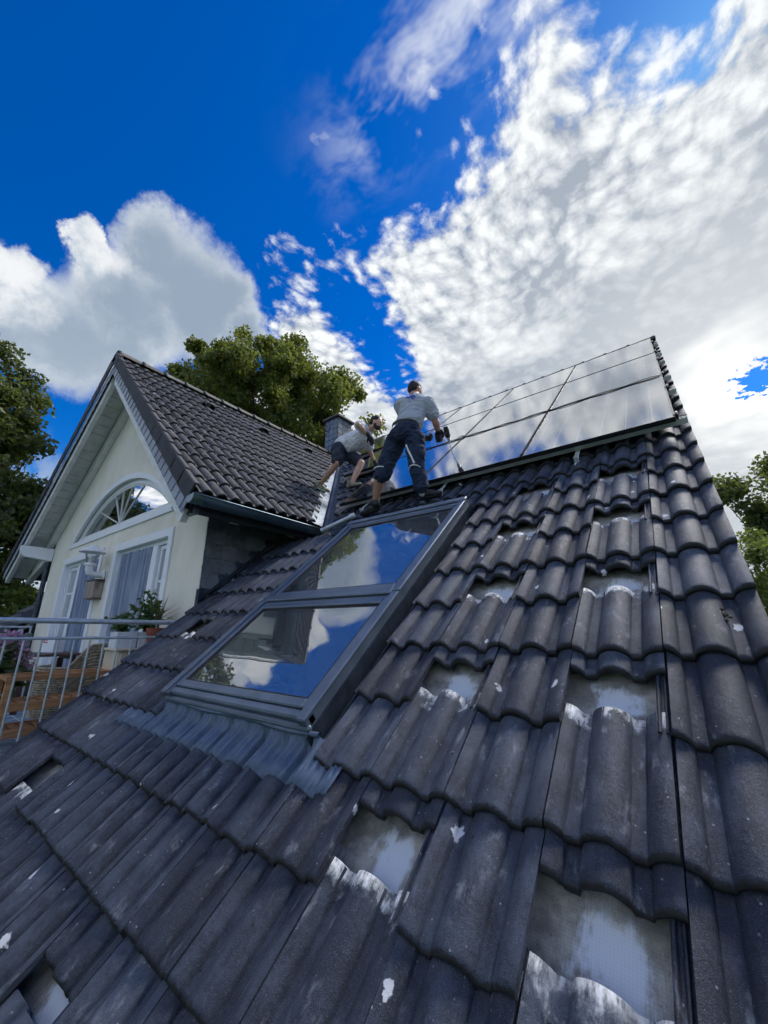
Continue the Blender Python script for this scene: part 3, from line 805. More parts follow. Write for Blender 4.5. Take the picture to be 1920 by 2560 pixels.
# eave beam ends on the left, rafter tails on the right
zb = 1.50
MB().prism([(1.60, .12), (1.60, .03), (1.62, -.04), (1.68, -.10), (2.13, -.14), (2.13, .12)], lambda q, d: (d, q[0], zb+q[1]), -10.72, -10.58).build('purlin_end', 'white', HOUSE, bevel=.006)
MB().beam((-10.62, 2.08, 1.42), (-11.9, 2.08, 1.02), .10, .13).build('rafter_tail', 'whitewood', HOUSE)
for Y in (2.30, 3.10):
    MB().prism([(-4.24, .32), (-3.72, -.07), (-3.76, -.14), (-3.96, -.16), (-4.24, -.02)], lambda q, d: (q[0], d, 1.29+q[1]), Y-.05, Y+.05).build('rafter_tail', 'whitewood', HOUSE, bevel=.004)
MB().beam((-3.73, AY+.06, 1.16), (-3.73, 3.2, 1.16), .03, .16).build('eave_fascia', 'flap', HOUSE)
MB().prism([(-4.05, .18), (-3.70, -.13), (-3.70, -.22), (-4.0, -.22), (-4.2, -.08)], lambda q, d: (q[0], d, 1.30+q[1]), AY+.06, AY+.12).build('eave_box_end', 'leadd', HOUSE)
# gutter
def gutter():
    Yg0, Yg1, X, Z, r = AY-.03, 3.27, -3.615, 1.215, .075
    P = []
    prof_ = [(-r-.004, .012), (-r, .0)]+[(-r*math.cos(t), -r*math.sin(t)) for t in np.linspace(.2, math.pi-.2, 10)]+[(r, .0), (r+.006, .012), (r+.014, .008), (r+.012, -.004)]
    for Y in np.linspace(Yg0, Yg1, 6): P.append([(X+x, Y, Z+z-.015*(Y-Yg0)) for x, z in prof_])
    g = MB().grid(P); o = g.build('gutter', 'gutter', HOUSE, smooth=True)
    md = o.modifiers.new('solid', 'SOLIDIFY'); md.thickness = .004
    n = len(prof_)
    MB().prism([(x, z) for x, z in prof_[1:-2]], lambda q, d: (X+q[0], d, Z+q[1]), Yg0-.004, Yg0+.004).build('gutter_end', 'lead', o)
    for Y in (AY+.10, 2.24, 3.02):
        MB().grid([[(X+x*1.05, Y-.02, Z+z*1.05-.015*(Y-Yg0)) for x, z in prof_[1:-2]], [(X+x*1.05, Y+.02, Z+z*1.05-.015*(Y-Yg0)) for x, z in prof_[1:-2]]]).build('gutter_joint', 'gutter', o, smooth=True)
gutter()
# valley flashing: pale strip on the dormer side, dark strip on the main roof side
P = []
for t in np.linspace(-.02, 1, 22):
    y = SLR*t; x = xmax(y)
    P.append([DORM @ Vector((x-vnd.x*s_+random.uniform(-.004, .004), y-vnd.y*s_, -.018+.012*math.sin(t*40)*(s_ > .05))) for s_ in (.17, .11, .05, .0)])
MB().grid(P).build('valley_flashing', 'lead', HOUSE, smooth=True)
P = []
for t in np.linspace(-.03, 1, 22):
    u = VA[0]+(VB[0]-VA[0])*t; v = VA[1]+(VB[1]-VA[1])*t
    P.append([RP(u-vn_main.x*s_, v-vn_main.y*s_, -.025+hh+random.uniform(-.002, .002)) for s_, hh in ((.0, .012), (.012, .03), (.02, .004), (.08, .0), (.16, .004))])
MB().grid(P).build('valley_flashing', 'leadd', HOUSE, smooth=True)
# short zinc tube by the valley's foot
q0 = RP(-3.34, 3.03, .03); q1 = RP(-2.98, 3.22, .05)
MB().tube([q0, q1], .026, 12).build('zinc_tube', 'silverd', HOUSE, smooth='auto')
MB().lathe([(.0, -.03), (.034, -.03), (.036, 0), (.034, .03), (.0, .03)], q1, 12, q1-q0).build('tube_collar', 'silverd', HOUSE, smooth='auto')

# ---- dormer walls -----------------------------------------------------------
def curve_wall(name, outer, holes, y0, y1, mat, parent):
    cu = bpy.data.curves.new(name, 'CURVE'); cu.dimensions = '2D'; cu.fill_mode = 'BOTH'; cu.extrude = (y1-y0)/2
    for lp in [outer]+holes:
        sp = cu.splines.new('POLY'); sp.points.add(len(lp)-1); sp.use_cyclic_u = True
        for p, (x, z) in zip(sp.points, lp): p.co = (x, z, 0, 1)
    tmp = bpy.data.objects.new('tmp', cu); me = bake(tmp)
    for v in me.vertices: v.co = (v.co.x, (y0+y1)/2-v.co.z, v.co.y)
    bm = bmesh.new(); bm.from_mesh(me); bmesh.ops.remove_doubles(bm, verts=bm.verts, dist=1e-5); bmesh.ops.recalc_face_normals(bm, faces=bm.faces); bm.to_mesh(me); bm.free()
    me.materials.clear()
    return link(name, me, mat, parent)
YW = 2.134; ZF = -.97
def arc_pts(cx, hw, z0, h, n=28, inset=0.):
    Rr = (hw*hw+h*h)/(2*h); zc = z0+h-Rr; a = math.asin(hw/Rr)
    hw2 = math.sqrt((Rr-inset)**2-(z0+inset-zc)**2); a2 = math.atan2(hw2, z0+inset-zc)
    return [(cx+(Rr-inset)*math.sin(t), zc+(Rr-inset)*math.cos(t)) for t in np.linspace(-a2, a2, n)]
ARC = (-7.26, 2.08, 1.545, .815)
D1 = (-9.46, -7.55, 1.185); D2 = (-6.85, -5.12, 1.14)
wl = lambda s, side: FP(side, s, .30, 0)
a0 = FP(1, .0, .30, 0); ar = (-4.23, AZ-KD*(-4.23-AX)-.30/cb); al = (-10.58, AZ-KL*(AX+10.58)-.30/math.cos(BLF))
outer = [(-10.58, ZF-.2), (-4.23, ZF-.2), (ar[0], ar[1]), (AX, AZ-.40), (al[0], al[1])]
holes = [arc_pts(*ARC), [(D1[0], ZF), (D1[1], ZF), (D1[1], D1[2]), (D1[0], D1[2])], [(D2[0], ZF), (D2[1], ZF), (D2[1], D2[2]), (D2[0], D2[2])]]
curve_wall('gable_wall', outer, holes, YW, YW+.22, 'stucco', HOUSE)
# cheek wall and its slates
XC = -4.23
ck = MB(); Ye = (1.55-ZR0)/KR+.2
ck.prism([(YW+.004, ZR0+KR*YW-.3), (YW+.004, 1.62), (Ye, 1.62), (Ye, ZR0+KR*Ye-.3)], lambda q, d: (d, q[0], q[1]), XC-.16, XC-.004)
CHEEK = ck.build('cheek_wall', 'flap', HOUSE)
def slate_poly(w, h, r=.06):
    pts = [(0, h), (0, .045)]
    for t in np.linspace(0, math.pi/2, 5): pts.append((r*.7-r*.7*math.cos(t), .045-.045*math.sin(t)))
    for t in np.linspace(0, math.pi/2, 5): pts.append((w-r+r*math.sin(t), r-r*math.cos(t)))
    pts.append((w, h)); return pts
sp_ = slate_poly(.205, .25)
mesh_sl = MB().prism(sp_, lambda q, d: (d+.018-q[1]*.075, q[0], q[1]), 0., .007).mesh('cheek_slate'); mesh_sl.materials.append(M['slate'])
for j in range(9):
    z0 = .10+.165*j
    for i in range(10):
        y0 = YW+.0+.195*i-(.097 if j % 2 else 0)
        if y0+.1 > Ye: continue
        if y0 < YW-.01:
            me = cut_mesh(mesh_sl, [((0, YW+.005-y0, 0), (0, -1, 0))])
        else: me = mesh_sl
        if z0+.25 < ZR0+KR*(y0+.0)-.05 or z0 > 1.50: continue
        add_tile(me, CHEEK, Matrix.Translation((XC+.002+random.uniform(0, .002), y0, z0)) @ Matrix.Rotation(random.uniform(-.02, .02), 4, 'X'), 'slate')
MB().box((XC-.02, YW-.012, .12), (XC+.04, YW+.06, .42)).build('corner_lead', 'leadd', HOUSE)
P = []
for t in np.linspace(0, 1, 12):
    Y = YW-.02+(3.25-YW)*t; z = ZR0+KR*Y
    P.append([(XC+.018, Y, z+.13), (XC+.022, Y, z+.045), (XC+.05, Y, z+.015), (XC+.12, Y-.01, z+.035+.01*math.sin(Y*30))])
MB().grid(P).build('cheek_flashing', 'leadd', HOUSE, smooth=True)
# rooms behind the windows
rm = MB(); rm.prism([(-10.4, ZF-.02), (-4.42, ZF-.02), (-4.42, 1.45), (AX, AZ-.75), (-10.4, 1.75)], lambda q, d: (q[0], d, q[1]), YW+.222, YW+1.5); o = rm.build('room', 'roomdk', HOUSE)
# ---- arched window
AW = empty('arched_window', (ARC[0], YW, ARC[2]), HOUSE)
tag(AW, 'wide arched gable window with white frame and fan glazing bars')
def arc_ring(name, i0, i1, y0, y1, mat):
    o_, i_ = arc_pts(*ARC, inset=i0), arc_pts(*ARC, inset=i1)
    return curve_wall(name, o_, [i_], y0, y1, mat, AW)
def arc_trim():
    big = (ARC[0], ARC[1]+.11, ARC[2]-.075, ARC[3]+.15)
    return curve_wall('trim', arc_pts(*big), [arc_pts(*ARC, inset=.015)], YW-.02, YW+.03, 'white', AW)
arc_trim(); arc_ring('frame', .0, .085, YW+.05, YW+.11, 'white'); arc_ring('inner_frame', .08, .12, YW+.062, YW+.098, 'whitewood')
pts = arc_pts(*ARC, inset=.09)
MB().prism([(x, z) for x, z in pts], lambda q, d: (q[0], d, q[1]), YW+.075, YW+.083).build('pane', 'glass', AW)
cxa, zba = ARC[0], ARC[2]+.10
Rr = (ARC[1]**2+ARC[3]**2)/(2*ARC[3]); zca = ARC[2]+ARC[3]-Rr
for ang in (-70, -38, -10, 24, 56):
    dx, dz = math.sin(R(ang)), math.cos(R(ang))
    L = 2.1
    for s_ in np.linspace(.2, 2.2, 200):
        X, Z = cxa+dx*s_, zba+dz*s_
        if math.hypot(X-cxa, Z-zca) > Rr-.1: L = s_; break
    MB().beam((cxa+dx*.0, YW+.068, zba), (cxa+dx*L, YW+.068, zba+dz*L), .014, .014, up=(0, 1, 0)).build('glazing_bar', 'soffit', AW)
MB().box((-9.3, YW+.6, 1.4), (-7.0, YW+.62, 2.6)).build('inner_blind', 'room', AW)
# ---- doors
def door(D, name, label, split, curtain, sash):
    x0, x1, zt = D; o = empty(name, ((x0+x1)/2, YW, ZF), HOUSE); tag(o, label)
    w = .10
    t = MB(); t.box((x0-w, YW-.024, ZF), (x0+.012, YW+.05, zt+w)); t.box((x1-.012, YW-.024, ZF), (x1+w, YW+.05, zt+w)); t.box((x0+.012, YW-.024, zt-.012), (x1-.012, YW+.05, zt+w))
    t.build('trim', 'white', o, bevel=.004)
    f = MB(); f.box((x0, YW+.05, ZF), (x0+.07, YW+.12, zt)); f.box((x1-.07, YW+.05, ZF), (x1, YW+.12, zt)); f.box((x0+.07, YW+.05, zt-.07), (x1-.07, YW+.12, zt)); f.box((x0+.07, YW+.05, ZF), (x1-.07, YW+.12, ZF+.08))
    f.build('frame', 'white', o, bevel=.004)
    box('post', (split-.075, YW+.03, ZF+.08), (split+.075, YW+.13, zt-.07), 'white', o, bevel=.006)
    for (a, b) in (curtain, sash):
        fr = MB(); q = .055
        fr.box((a, YW+.07, ZF+.09), (a+q, YW+.115, zt-.08)); fr.box((b-q, YW+.07, ZF+.09), (b, YW+.115, zt-.08)); fr.box((a+q, YW+.07, zt-.08-q), (b-q, YW+.115, zt-.08)); fr.box((a+q, YW+.07, ZF+.09), (b-q, YW+.115, ZF+.3))
        fr.build('sash', 'white', o, bevel=.003)
        MB().box((a+q, YW+.088, ZF+.3), (b-q, YW+.096, zt-.08-q)).build('pane', 'glass', o)
        for zz in np.linspace(ZF+.3, zt-.13, 5)[1:-1]:
            box('glazing_bar', (a+q, YW+.078, zz-.014), (b-q, YW+.087, zz+.014), 'white', o)
    a, b = curtain; P = []
    zz = np.linspace(ZF+.03, zt-.06, 10)
    for z in zz:
        P.append([(x+.02*math.sin(z*3+x*5), YW+.035+.016*math.sin(x*58+.6*math.sin(z*2.3))+.008*math.sin(x*23+z), z) for x in np.linspace(a-.02, b+.02, 70)])
    MB().grid(P).build('sheer_curtain', 'curtain', o, smooth=True)
    return o
door(D2, 'balcony_door', 'balcony door nearer the slate wall with blue sheer curtain and narrow side light', -5.60, (-6.77, -5.68), (-5.52, -5.20))
door(D1, 'balcony_door', 'balcony door behind the wall lamp with dark narrow side light and curtain', -8.74, (-8.66, -7.63), (-9.38, -8.82))
# balcony floor and inner side
box('balcony_floor', (-10.6, ye-.05, ZF-.25), (-4.10, YW+.24, ZF), 'floor', HOUSE)
MB().prism([(ye+.1, -2.6), (YW+.1, -2.6), (YW+.1, ZR0+KR*YW-.20), (ye+.1, ZR0+KR*ye-.20)], lambda q, d: (d, q[0], q[1]), -4.16, -4.02).build('balcony_side_wall', 'flap', HOUSE)
MB().prism([(ye+.1, -2.6), (YW+.1, -2.6), (YW+.1, ZR0+KR*YW-.20), (ye+.1, ZR0+KR*ye-.20)], lambda q, d: (d, q[0], q[1]), -10.78, -10.60).build('balcony_side_wall', 'flap', HOUSE)
# corner pipe at the far edge of the gable
MB().tube([(-10.66, YW-.04, ZF), (-10.66, YW-.04, 1.35)], .045, 12).build('downpipe', 'leadd', HOUSE, smooth='auto')

# ---- chimney
CH = empty('chimney', (-7.26, 7.07, 4.2), HOUSE); tag(CH, 'slate clad chimney with flat stone cap')
cx0, cx1, cy0, cy1, cz0, cz1 = -7.5, -7.02, 6.8, 7.34, 3.9, 5.66
box('chimney_core', (cx0+.012, cy0+.012, cz0), (cx1-.012, cy1-.012, cz1), 'flap', CH)
MB().box((cx0-.07, cy0-.07, cz1), (cx1+.07, cy1+.07, cz1+.07)).build('chimney_cap', 'tile_d', CH, bevel=.012)
for j in range(11):
    z0 = cz0+.16*j+.004
    for i in range(3):
        a = cx0+.16*i; MB().box((a+.005, cy0-.006-.004*((i+j) % 2), z0), (a+.155, cy0+.010, z0+.149)).build('slate', 'slate_c', CH)
        b0 = cy0+.18*i; MB().box((cx1-.010, b0+.005, z0), (cx1+.006+.004*((i+j) % 2), b0+.175, z0+.149)).build('slate', 'slate_c', CH)

# ---- roof window (two sashes, one above the other)
SK = empty('roof_window', RP(-2.0, 1.8, 0), HOUSE); tag(SK, 'two-part roof window with grey metal frame reflecting the sky')
u0, u1, v0, v1 = -2.745, -1.420, .70, 2.90
def RB(name, boxes, mat, bevel=.004):
    mb = MB()
    for lo, hi in boxes: mb.box(lo, hi)
    return mb.build(name, mat, SK, ROOFM, bevel=bevel)
RB('outer_frame', [((u0, v0, -.07), (u0+.055, v1, .085)), ((u1-.055, v0, -.07), (u1, v1, .085)), ((u0+.055, v1-.07, -.07), (u1-.055, v1, .085)), ((u0+.055, v0, -.07), (u1-.055, v0+.05, .045))], 'alu')
RB('side_cover', [((u0-.012, v0-.006, .085), (u0+.045, v1+.004, .099))], 'alu', .006)
RB('side_cover', [((u1-.045, v0-.006, .085), (u1+.012, 1.605, .099))], 'alu', .006)
RB('side_cover', [((u1-.045, 1.612, .087), (u1+.012, v1+.004, .101))], 'alu', .006)
RB('top_cover', [((u0-.014, v1-.045, .088), (u1+.014, v1+.012, .112)), ((u0-.0, v1-.085, .07), (u1, v1-.05, .095))], 'alu', .008)
for nm, (a, b) in (('lower_sash', (.765, 1.575)), ('upper_sash', (1.665, 2.850))):
    RB(nm, [((u0+.046, a, .02), (u0+.082, b, .083)), ((u1-.082, a, .02), (u1-.046, b, .083)), ((u0+.082, b-.055, .02), (u1-.082, b, .083)), ((u0+.082, a, .02), (u1-.082, a+.05, .083))], 'alu', .006)
    RB('pane_seal', [((u0+.082, a+.05, .058), (u0+.090, b-.055, .078)), ((u1-.090, a+.05, .058), (u1-.082, b-.055, .078)), ((u0+.090, b-.064, .058), (u1-.090, b-.055, .078)), ((u0+.090, a+.05, .058), (u1-.090, a+.058, .078))], 'rubber', 0)
    RB('pane', [((u0+.086, a+.052, .060), (u1-.086, b-.057, .068))], 'glass_roof', 0)
RB('middle_bar', [((u0+.046, 1.577, .03), (u1-.046, 1.663, .078)), ((u0+.046, 1.592, .078), (u1-.046, 1.645, .100))], 'alu', .006)
RB('lower_cladding', [((u0+.0, .716, .03), (u1-.0, .762, .078)), ((u0-.008, .690, -.02), (u1+.008, .718, .050))], 'alu', .008)
RB('side_gutter', [((u1, v0-.03, -.085), (u1+.012, v1+.05, .03)), ((u1+.012, v0-.03, -.07), (u1+.075, v1+.05, -.055)), ((u1+.068, v0-.03, -.055), (u1+.075, v1+.05, -.012))], 'leadd', 0)
RB('side_gutter', [((u0-.075, v0-.03, -.07), (u0-.002, v1+.05, -.03))], 'leadd', 0)
# pleated apron dressed over the tiles
P = []
us = np.linspace(-3.14, -1.175, 740)
def tile_surf(u, v): 
    x = (u-uL(30)) % .3; return HZ+TT*(1-(v-(.61-TG))/TG)+prof(x)
for t, v in enumerate((.702, .68, .65, .61, .56, .512, .506)):
    row = []
    for u in us:
        f = min(1, max(0, (.702-v)/.05)) if -2.78 < u < -1.37 else 1.; s_ = tile_surf(u, v)
        h = (1-f)*.016+f*(s_+.013) + .0055*math.sin(u*2*math.pi/.027) - (.010 if t == 6 else 0)
        row.append((u, v+.006*math.sin(u*21)*(f), h))
    P.append(row)
MB().grid(P).build('pleated_apron', 'apron', SK, ROOFM, smooth=True)
P = [[(u, .695+.012*math.cos(t)*1.0+.006*math.sin(u*9), .022+.010*math.sin(t)+.002*math.sin(u*2*math.pi/.0125)) for u in np.linspace(-2.76, -1.36, 420)] for t in np.linspace(0, 2*math.pi, 8)]
MB().grid(P).build('apron_bead', 'apron', SK, ROOFM, smooth=True)
# the room under it
rr = MB(); rr.prism([(SKU[0]-.5, SKV[0]-.3), (SKU[1]+.5, SKV[0]-.3), (SKU[1]+.5, SKV[1]+.3), (SKU[0]-.5, SKV[1]+.3)], lambda p, d: (p[0], p[1], d), -1.25, -1.2)
for (a, b, c, d_) in ((SKU[0]-.02, SKU[0], SKV[0], SKV[1]), (SKU[1], SKU[1]+.02, SKV[0], SKV[1]), (SKU[0], SKU[1], SKV[0]-.02, SKV[0]), (SKU[0], SKU[1], SKV[1], SKV[1]+.02)):
    rr.box((a, c, -.5), (b, d_, -.07))
rr.box((SKU[0]-.52, SKV[0]-.3, -1.2), (SKU[0]-.5, SKV[1]+.3, -.14)); rr.box((SKU[1]+.5, SKV[0]-.3, -1.2), (SKU[1]+.52, SKV[1]+.3, -.14))
rr.box((SKU[0]-.5, SKV[0]-.32, -1.2), (SKU[1]+.5, SKV[0]-.3, -.14)); rr.box((SKU[0]-.5, SKV[1]+.3, -1.2), (SKU[1]+.5, SKV[1]+.32, -.14))
rr.build('attic_room', 'room', SK, ROOFM)
print('tiles', ntile, ND)

# ================================================================ solar panels, rails, hooks
PW, PH, PG = 1.158, 1.628, .012
def make_panel():
    root = bpy.data.objects.new('solar_panel', None); COL.objects.link(root); WM[root.name] = Matrix.Identity(4)
    fr = MB(); w = .011
    fr.box((0, 0, -.035), (w, PH, .0035)); fr.box((PW-w, 0, -.035), (PW, PH, .0035)); fr.box((w, 0, -.035), (PW-w, w, .0035)); fr.box((w, PH-w, -.035), (PW-w, PH, .0035))
    a = fr.build('frame', 'black', None); b = MB().box((w, w, -.006), (PW-w, PH-w, 0.)).build('glass', 'pv', None)
    c = MB().box((w, w, -.012), (PW-w, PH-w, -.0065)).build('backsheet', 'rubber', None)
    return root, [a, b, c]
_pr, _pp = make_panel()
PLAB = {(0, 0): 'solar panel at the lower corner beside the tiled verge', (0, 1): 'solar panel in the bottom row under the drill tip, cable crossing above it',
        (0, 2): 'solar panel in the bottom row behind the legs of the drilling worker',
        (1, 0): 'solar panel in the middle row next to the tiled verge', (1, 1): 'solar panel in the middle row, second from the tiled verge',
        (1, 2): 'solar panel in the middle row behind the arms of the drilling worker', (1, 3): 'solar panel at the stepped end of the middle row, touched by the bending worker',
        (2, 0): 'solar panel at the top corner by the ridge and tiled verge', (2, 1): 'solar panel in the top row, second from the tiled verge',
        (2, 2): 'solar panel in the top row, third from the tiled verge', (2, 3): 'solar panel in the top row behind the head of the drilling worker',
        (2, 4): 'solar panel at the far end of the top row near the chimney'}
first = True
for r, n in enumerate((3, 4, 5)):
    for c in range(n):
        mw = ROOF @ Matrix.Translation((.08-PITCHU*c-PW, 3.57+r*1.64, .125)) @ Matrix.Rotation(random.uniform(-.002, .002), 4, 'Z')
        if first: root, parts = _pr, _pp; first = False
        else:
            root = _pr.copy(); COL.objects.link(root); parts = []
            for p in _pp: q = p.copy(); COL.objects.link(q); parts.append(q)
        place(root, None, mw)
        for p in parts: place(p, root, mw)
        tag(root, PLAB[(r, c)], 'solar panel', 'solar panels on the main roof')
RLAB = ['aluminium rail under the lower edge of the bottom panel row', 'aluminium rail under the middle of the bottom panel row', 'aluminium rail under the lower edge of the middle panel row',
        'aluminium rail under the middle of the middle panel row', 'aluminium rail under the lower edge of the top panel row', 'aluminium rail under the middle of the top panel row']
for j, (v, n) in enumerate(((3.64, 3), (4.62, 3), (5.28, 4), (6.26, 4), (6.92, 5), (7.92, 5))):
    ul, ur = .08-PITCHU*n-.06, .150
    rt = MB(); rt.box((ul, v-.02, .046), (ur, v-.016, .088)); rt.box((ul, v+.016, .046), (ur, v+.02, .088)); rt.box((ul, v-.016, .062), (ur, v+.016, .066)); rt.box((ul, v-.02, .040), (ur, v+.02, .046))
    o = rt.build('mounting_rail', 'silver', None, ROOF); tag(o, RLAB[j], 'rail', 'mounting rails of the solar panels')
    MB().box((.084, v-.022, .088), (.100, v+.022, .128)).box((.070, v-.022, .1285), (.094, v+.022, .133)).build('end_clamp', 'black', o, ROOF)
    MB().lathe([(0, .0), (.008, .0), (.008, .012), (0, .012)], (.092, v, .133), 8).build('clamp_bolt', 'silver', o, ROOF)
    for c in range(1, n):
        u = .08-PITCHU*c+.006
        MB().box((u-.014, v-.020, .1290), (u+.014, v+.020, .1330)).build('mid_clamp', 'black', o, ROOF)
for j, (u, lab) in enumerate(((-.62, 'steel roof hook under the panels nearest the tiled verge'), (-1.92, 'steel roof hook under the panels right of the drilling worker'), (-3.0, 'steel roof hook by the left foot of the drilling worker'))):
    mb = MB(); w = .028
    path = [(3.62, .035), (3.47, .035), (3.445, .018), (3.445, -.0), (3.40, -.012)]
    for a, b in zip(path[:-1], path[1:]): mb.beam((u, a[0], a[1]), (u, b[0], b[1]), w*1.3, .006, up=(0, .3, 1))
    mb.box((u-w*.65, 3.425, -.004), (u+w*.65, 3.437, .05))
    o = mb.build('roof_hook', 'silver', None, ROOF); tag(o, lab, 'roof hook', 'roof hooks of the rails')
    MB().lathe([(0, 0), (.009, 0), (.009, .01), (0, .01)], (u, 3.50, .038), 8).build('bolt', 'silverd', o, ROOF)
# cable lying in the gap between the lower two rows
pts = []
for t in np.linspace(0, 1, 40):
    u = .06-3.2*t; pts.append((u, 5.20+.012*math.sin(t*37)+.01*math.sin(t*11), .136+.004*math.sin(t*50)))
for th in np.linspace(0, 2*math.pi, 16): pts.insert(29, (-2.30+.05*math.cos(th), 5.24+.06*math.sin(th), .142))
o = MB().tube(pts, .0045, 6).build('cable', 'cable', None, ROOF, smooth=True); tag(o, 'black cable lying along the gap above the bottom panel row', 'cable')

# ================================================================ people
def _sphere(nu=18, nvv=12):
    v = [(0, 0, 1)]; f = []
    for j in range(1, nvv):
        t = math.pi*j/nvv
        for i in range(nu): p = 2*math.pi*i/nu; v.append((math.sin(t)*math.cos(p), math.sin(t)*math.sin(p), math.cos(t)))
    v.append((0, 0, -1)); L = len(v)-1
    for i in range(nu):
        k = (i+1) % nu; f.append((0, 1+i, 1+k)); f.append((L, L-nu+k, L-nu+i))
        for j in range(nvv-2): a = 1+j*nu; f.append((a+i, a+nu+i, a+nu+k, a+k))
    return np.array(v), f
_SV, _SF = _sphere()
def blob(prims, voxel=.012, smooth=6, noise=0., seed=0):
    vs, fs, nv = [], [], 0
    def put(mt):
        nonlocal nv
        m4 = np.array(mt); vs.append(_SV @ m4[:3, :3].T + m4[:3, 3]); fs.extend([tuple(i+nv for i in f) for f in _SF]); nv += len(_SV)
    for p in prims:
        if p[0] == 'cap':
            _, a, b, r0, r1 = p; a = Vector(a); b = Vector(b)
            for c, r in ((a, r0), (b, r1)): put(Matrix.Translation(c) @ Matrix.Diagonal((r, r, r, 1)))
            d = b-a
            if d.length > 1e-4:
                q = d.to_track_quat('Z', 'Y').to_matrix(); n = 16
                ring = [q @ Vector((math.cos(2*math.pi*k/n), math.sin(2*math.pi*k/n), 0)) for k in range(n)]
                vs.append(np.array([tuple(a+x*r0) for x in ring]+[tuple(b+x*r1) for x in ring]))
                fs.append(tuple(nv+k for k in range(n))[::-1]); fs.append(tuple(nv+n+k for k in range(n)))
                fs.extend([(nv+k, nv+(k+1) % n, nv+n+(k+1) % n, nv+n+k) for k in range(n)]); nv += 2*n
        else:
            _, c, rad, rot = p
            put(Matrix.Translation(c) @ rot.to_4x4() @ Matrix.Diagonal((*rad, 1)))
    me = bpy.data.meshes.new('blob'); me.from_pydata(np.concatenate(vs).tolist(), [], fs); me.update()
    o = bpy.data.objects.new('tmp', me)
    md = o.modifiers.new('r', 'REMESH'); md.mode = 'VOXEL'; md.voxel_size = voxel; md.use_smooth_shade = True
    if smooth: sm = o.modifiers.new('s', 'SMOOTH'); sm.iterations = smooth; sm.factor = .5
    res = bake(o)
    if noise:
        from mathutils import noise as mn
        co = [v.co.copy() for v in res.vertices]; no = [v.normal.copy() for v in res.vertices]
        def fold(c):
            q = Vector((c.x*9, c.y*9, c.z*24))+Vector((mn.noise(c*6)*2.5, 0, mn.noise(c*5)*4)); v = mn.noise(q+Vector((seed, 0, 0)))
            return .9*(1-abs(v)*2.2)+.7*mn.noise(c*8+Vector((seed, 0, 0)))
        out = [c+n_*noise*fold(c) for c, n_ in zip(co, no)]
        res.vertices.foreach_set('co', np.array(out).ravel())
    res.polygons.foreach_set('use_smooth', np.ones(len(res.polygons), dtype=bool))
    return res
I3 = Matrix.Identity(3)
def basis(fwd, up):
    f = Vector(fwd).normalized(); u = Vector(up); u = (u-u.dot(f)*f).normalized(); r = f.cross(u)
    return Matrix((( r.x, f.x, u.x), (r.y, f.y, u.y), (r.z, f.z, u.z)))     # columns: right, forward, up
def V3(*a): return Vector(a)
def lerp(a, b, t): return Vector(a)*(1-t)+Vector(b)*t
def head_parts(c, B, s=1.):
    P = lambda x, y, z: Vector(c)+B @ Vector((x*s, y*s, z*s))
    E_ = lambda ctr, rad: ('ell', P(*ctr), tuple(r*s for r in rad), B)
    pr = [E_((0, -.008, .022), (.074, .094, .092)), E_((0, .030, -.045), (.054, .060, .062)), E_((0, .048, -.078), (.034, .034, .026)),
          E_((0, .060, -.012), (.056, .034, .050)), E_((0, .078, .022), (.050, .018, .012)),
          ('cap', P(0, .090, .012), P(0, .108, -.022), .009*s, .013*s), E_((.014, .096, -.024), (.008, .010, .007)), E_((-.014, .096, -.024), (.008, .010, .007)),
          E_((.077, -.008, -.012), (.010, .020, .032)), E_((-.077, -.008, -.012), (.010, .020, .032)), E_((0, .086, -.054), (.024, .012, .007)), E_((0, .084, -.066), (.020, .012, .008))]
    return pr, P
def hand_parts(w, kn, palm_n, curl, s=1., thumb=1):
    """hand from the wrist towards the knuckles; fingers curl towards palm_n"""
    w = Vector(w); f = (Vector(kn)-w).normalized(); n = Vector(palm_n); n = (n-n.dot(f)*f).normalized(); sd = f.cross(n)*thumb
    pr = [('cap', w, w+f*.03*s, .026*s, .030*s)]
    for k in range(4):
        a = w+f*.035*s+sd*(.027-.018*k)*s; b = w+f*.088*s+sd*(.033-.021*k)*s
        pr.append(('cap', a, b, .016*s, .0125*s))
        L = (.036, .041, .038, .030)[k]*s; d1 = (f*math.cos(curl)+n*math.sin(curl)); d2 = (f*math.cos(curl*2.1)+n*math.sin(curl*2.1)); d3 = (f*math.cos(curl*2.9)+n*math.sin(curl*2.9))
        c = b+d1*L; e = c+d2*L*.75; g = e+d3*L*.55
        pr += [('cap', b, c, .0115*s, .0105*s), ('cap', c, e, .0105*s, .0098*s), ('cap', e, g, .0098*s, .0088*s)]
    t0 = w+f*.03*s+sd*.028*s; t1 = t0+(sd*.6+f*.6+n*.35).normalized()*.045*s; t2 = t1+(f*.75+n*.55).normalized()*.034*s
    pr += [('cap', t0, t1, .016*s, .0125*s), ('cap', t1, t2, .0125*s, .010*s)]
    return pr
def shoe_parts(heel, toe, up, s=1.):
    heel = Vector(heel); toe = Vector(toe); f = (toe-heel).normalized(); u = Vector(up); u = (u-u.dot(f)*f).normalized(); r = f.cross(u)
    L = (toe-heel).length
    def p(a, b, c): return heel+f*a*L+r*b+u*c
    up_ = [('ell', p(.16, 0, .050), (.038*s, .055*s, .048*s), basis(f, u)), ('ell', p(.45, 0, .048), (.040*s, .085*s, .042*s), basis(f, u)), ('ell', p(.80, 0, .034), (.044*s, .068*s, .030*s), basis(f, u)), ('cap', p(.24, 0, .07), p(.22, 0, .105), .040*s, .041*s)]
    so = [('ell', p(.5, 0, .010), (.046*s, .148*s, .013*s), basis(f, u))]
    return up_, so
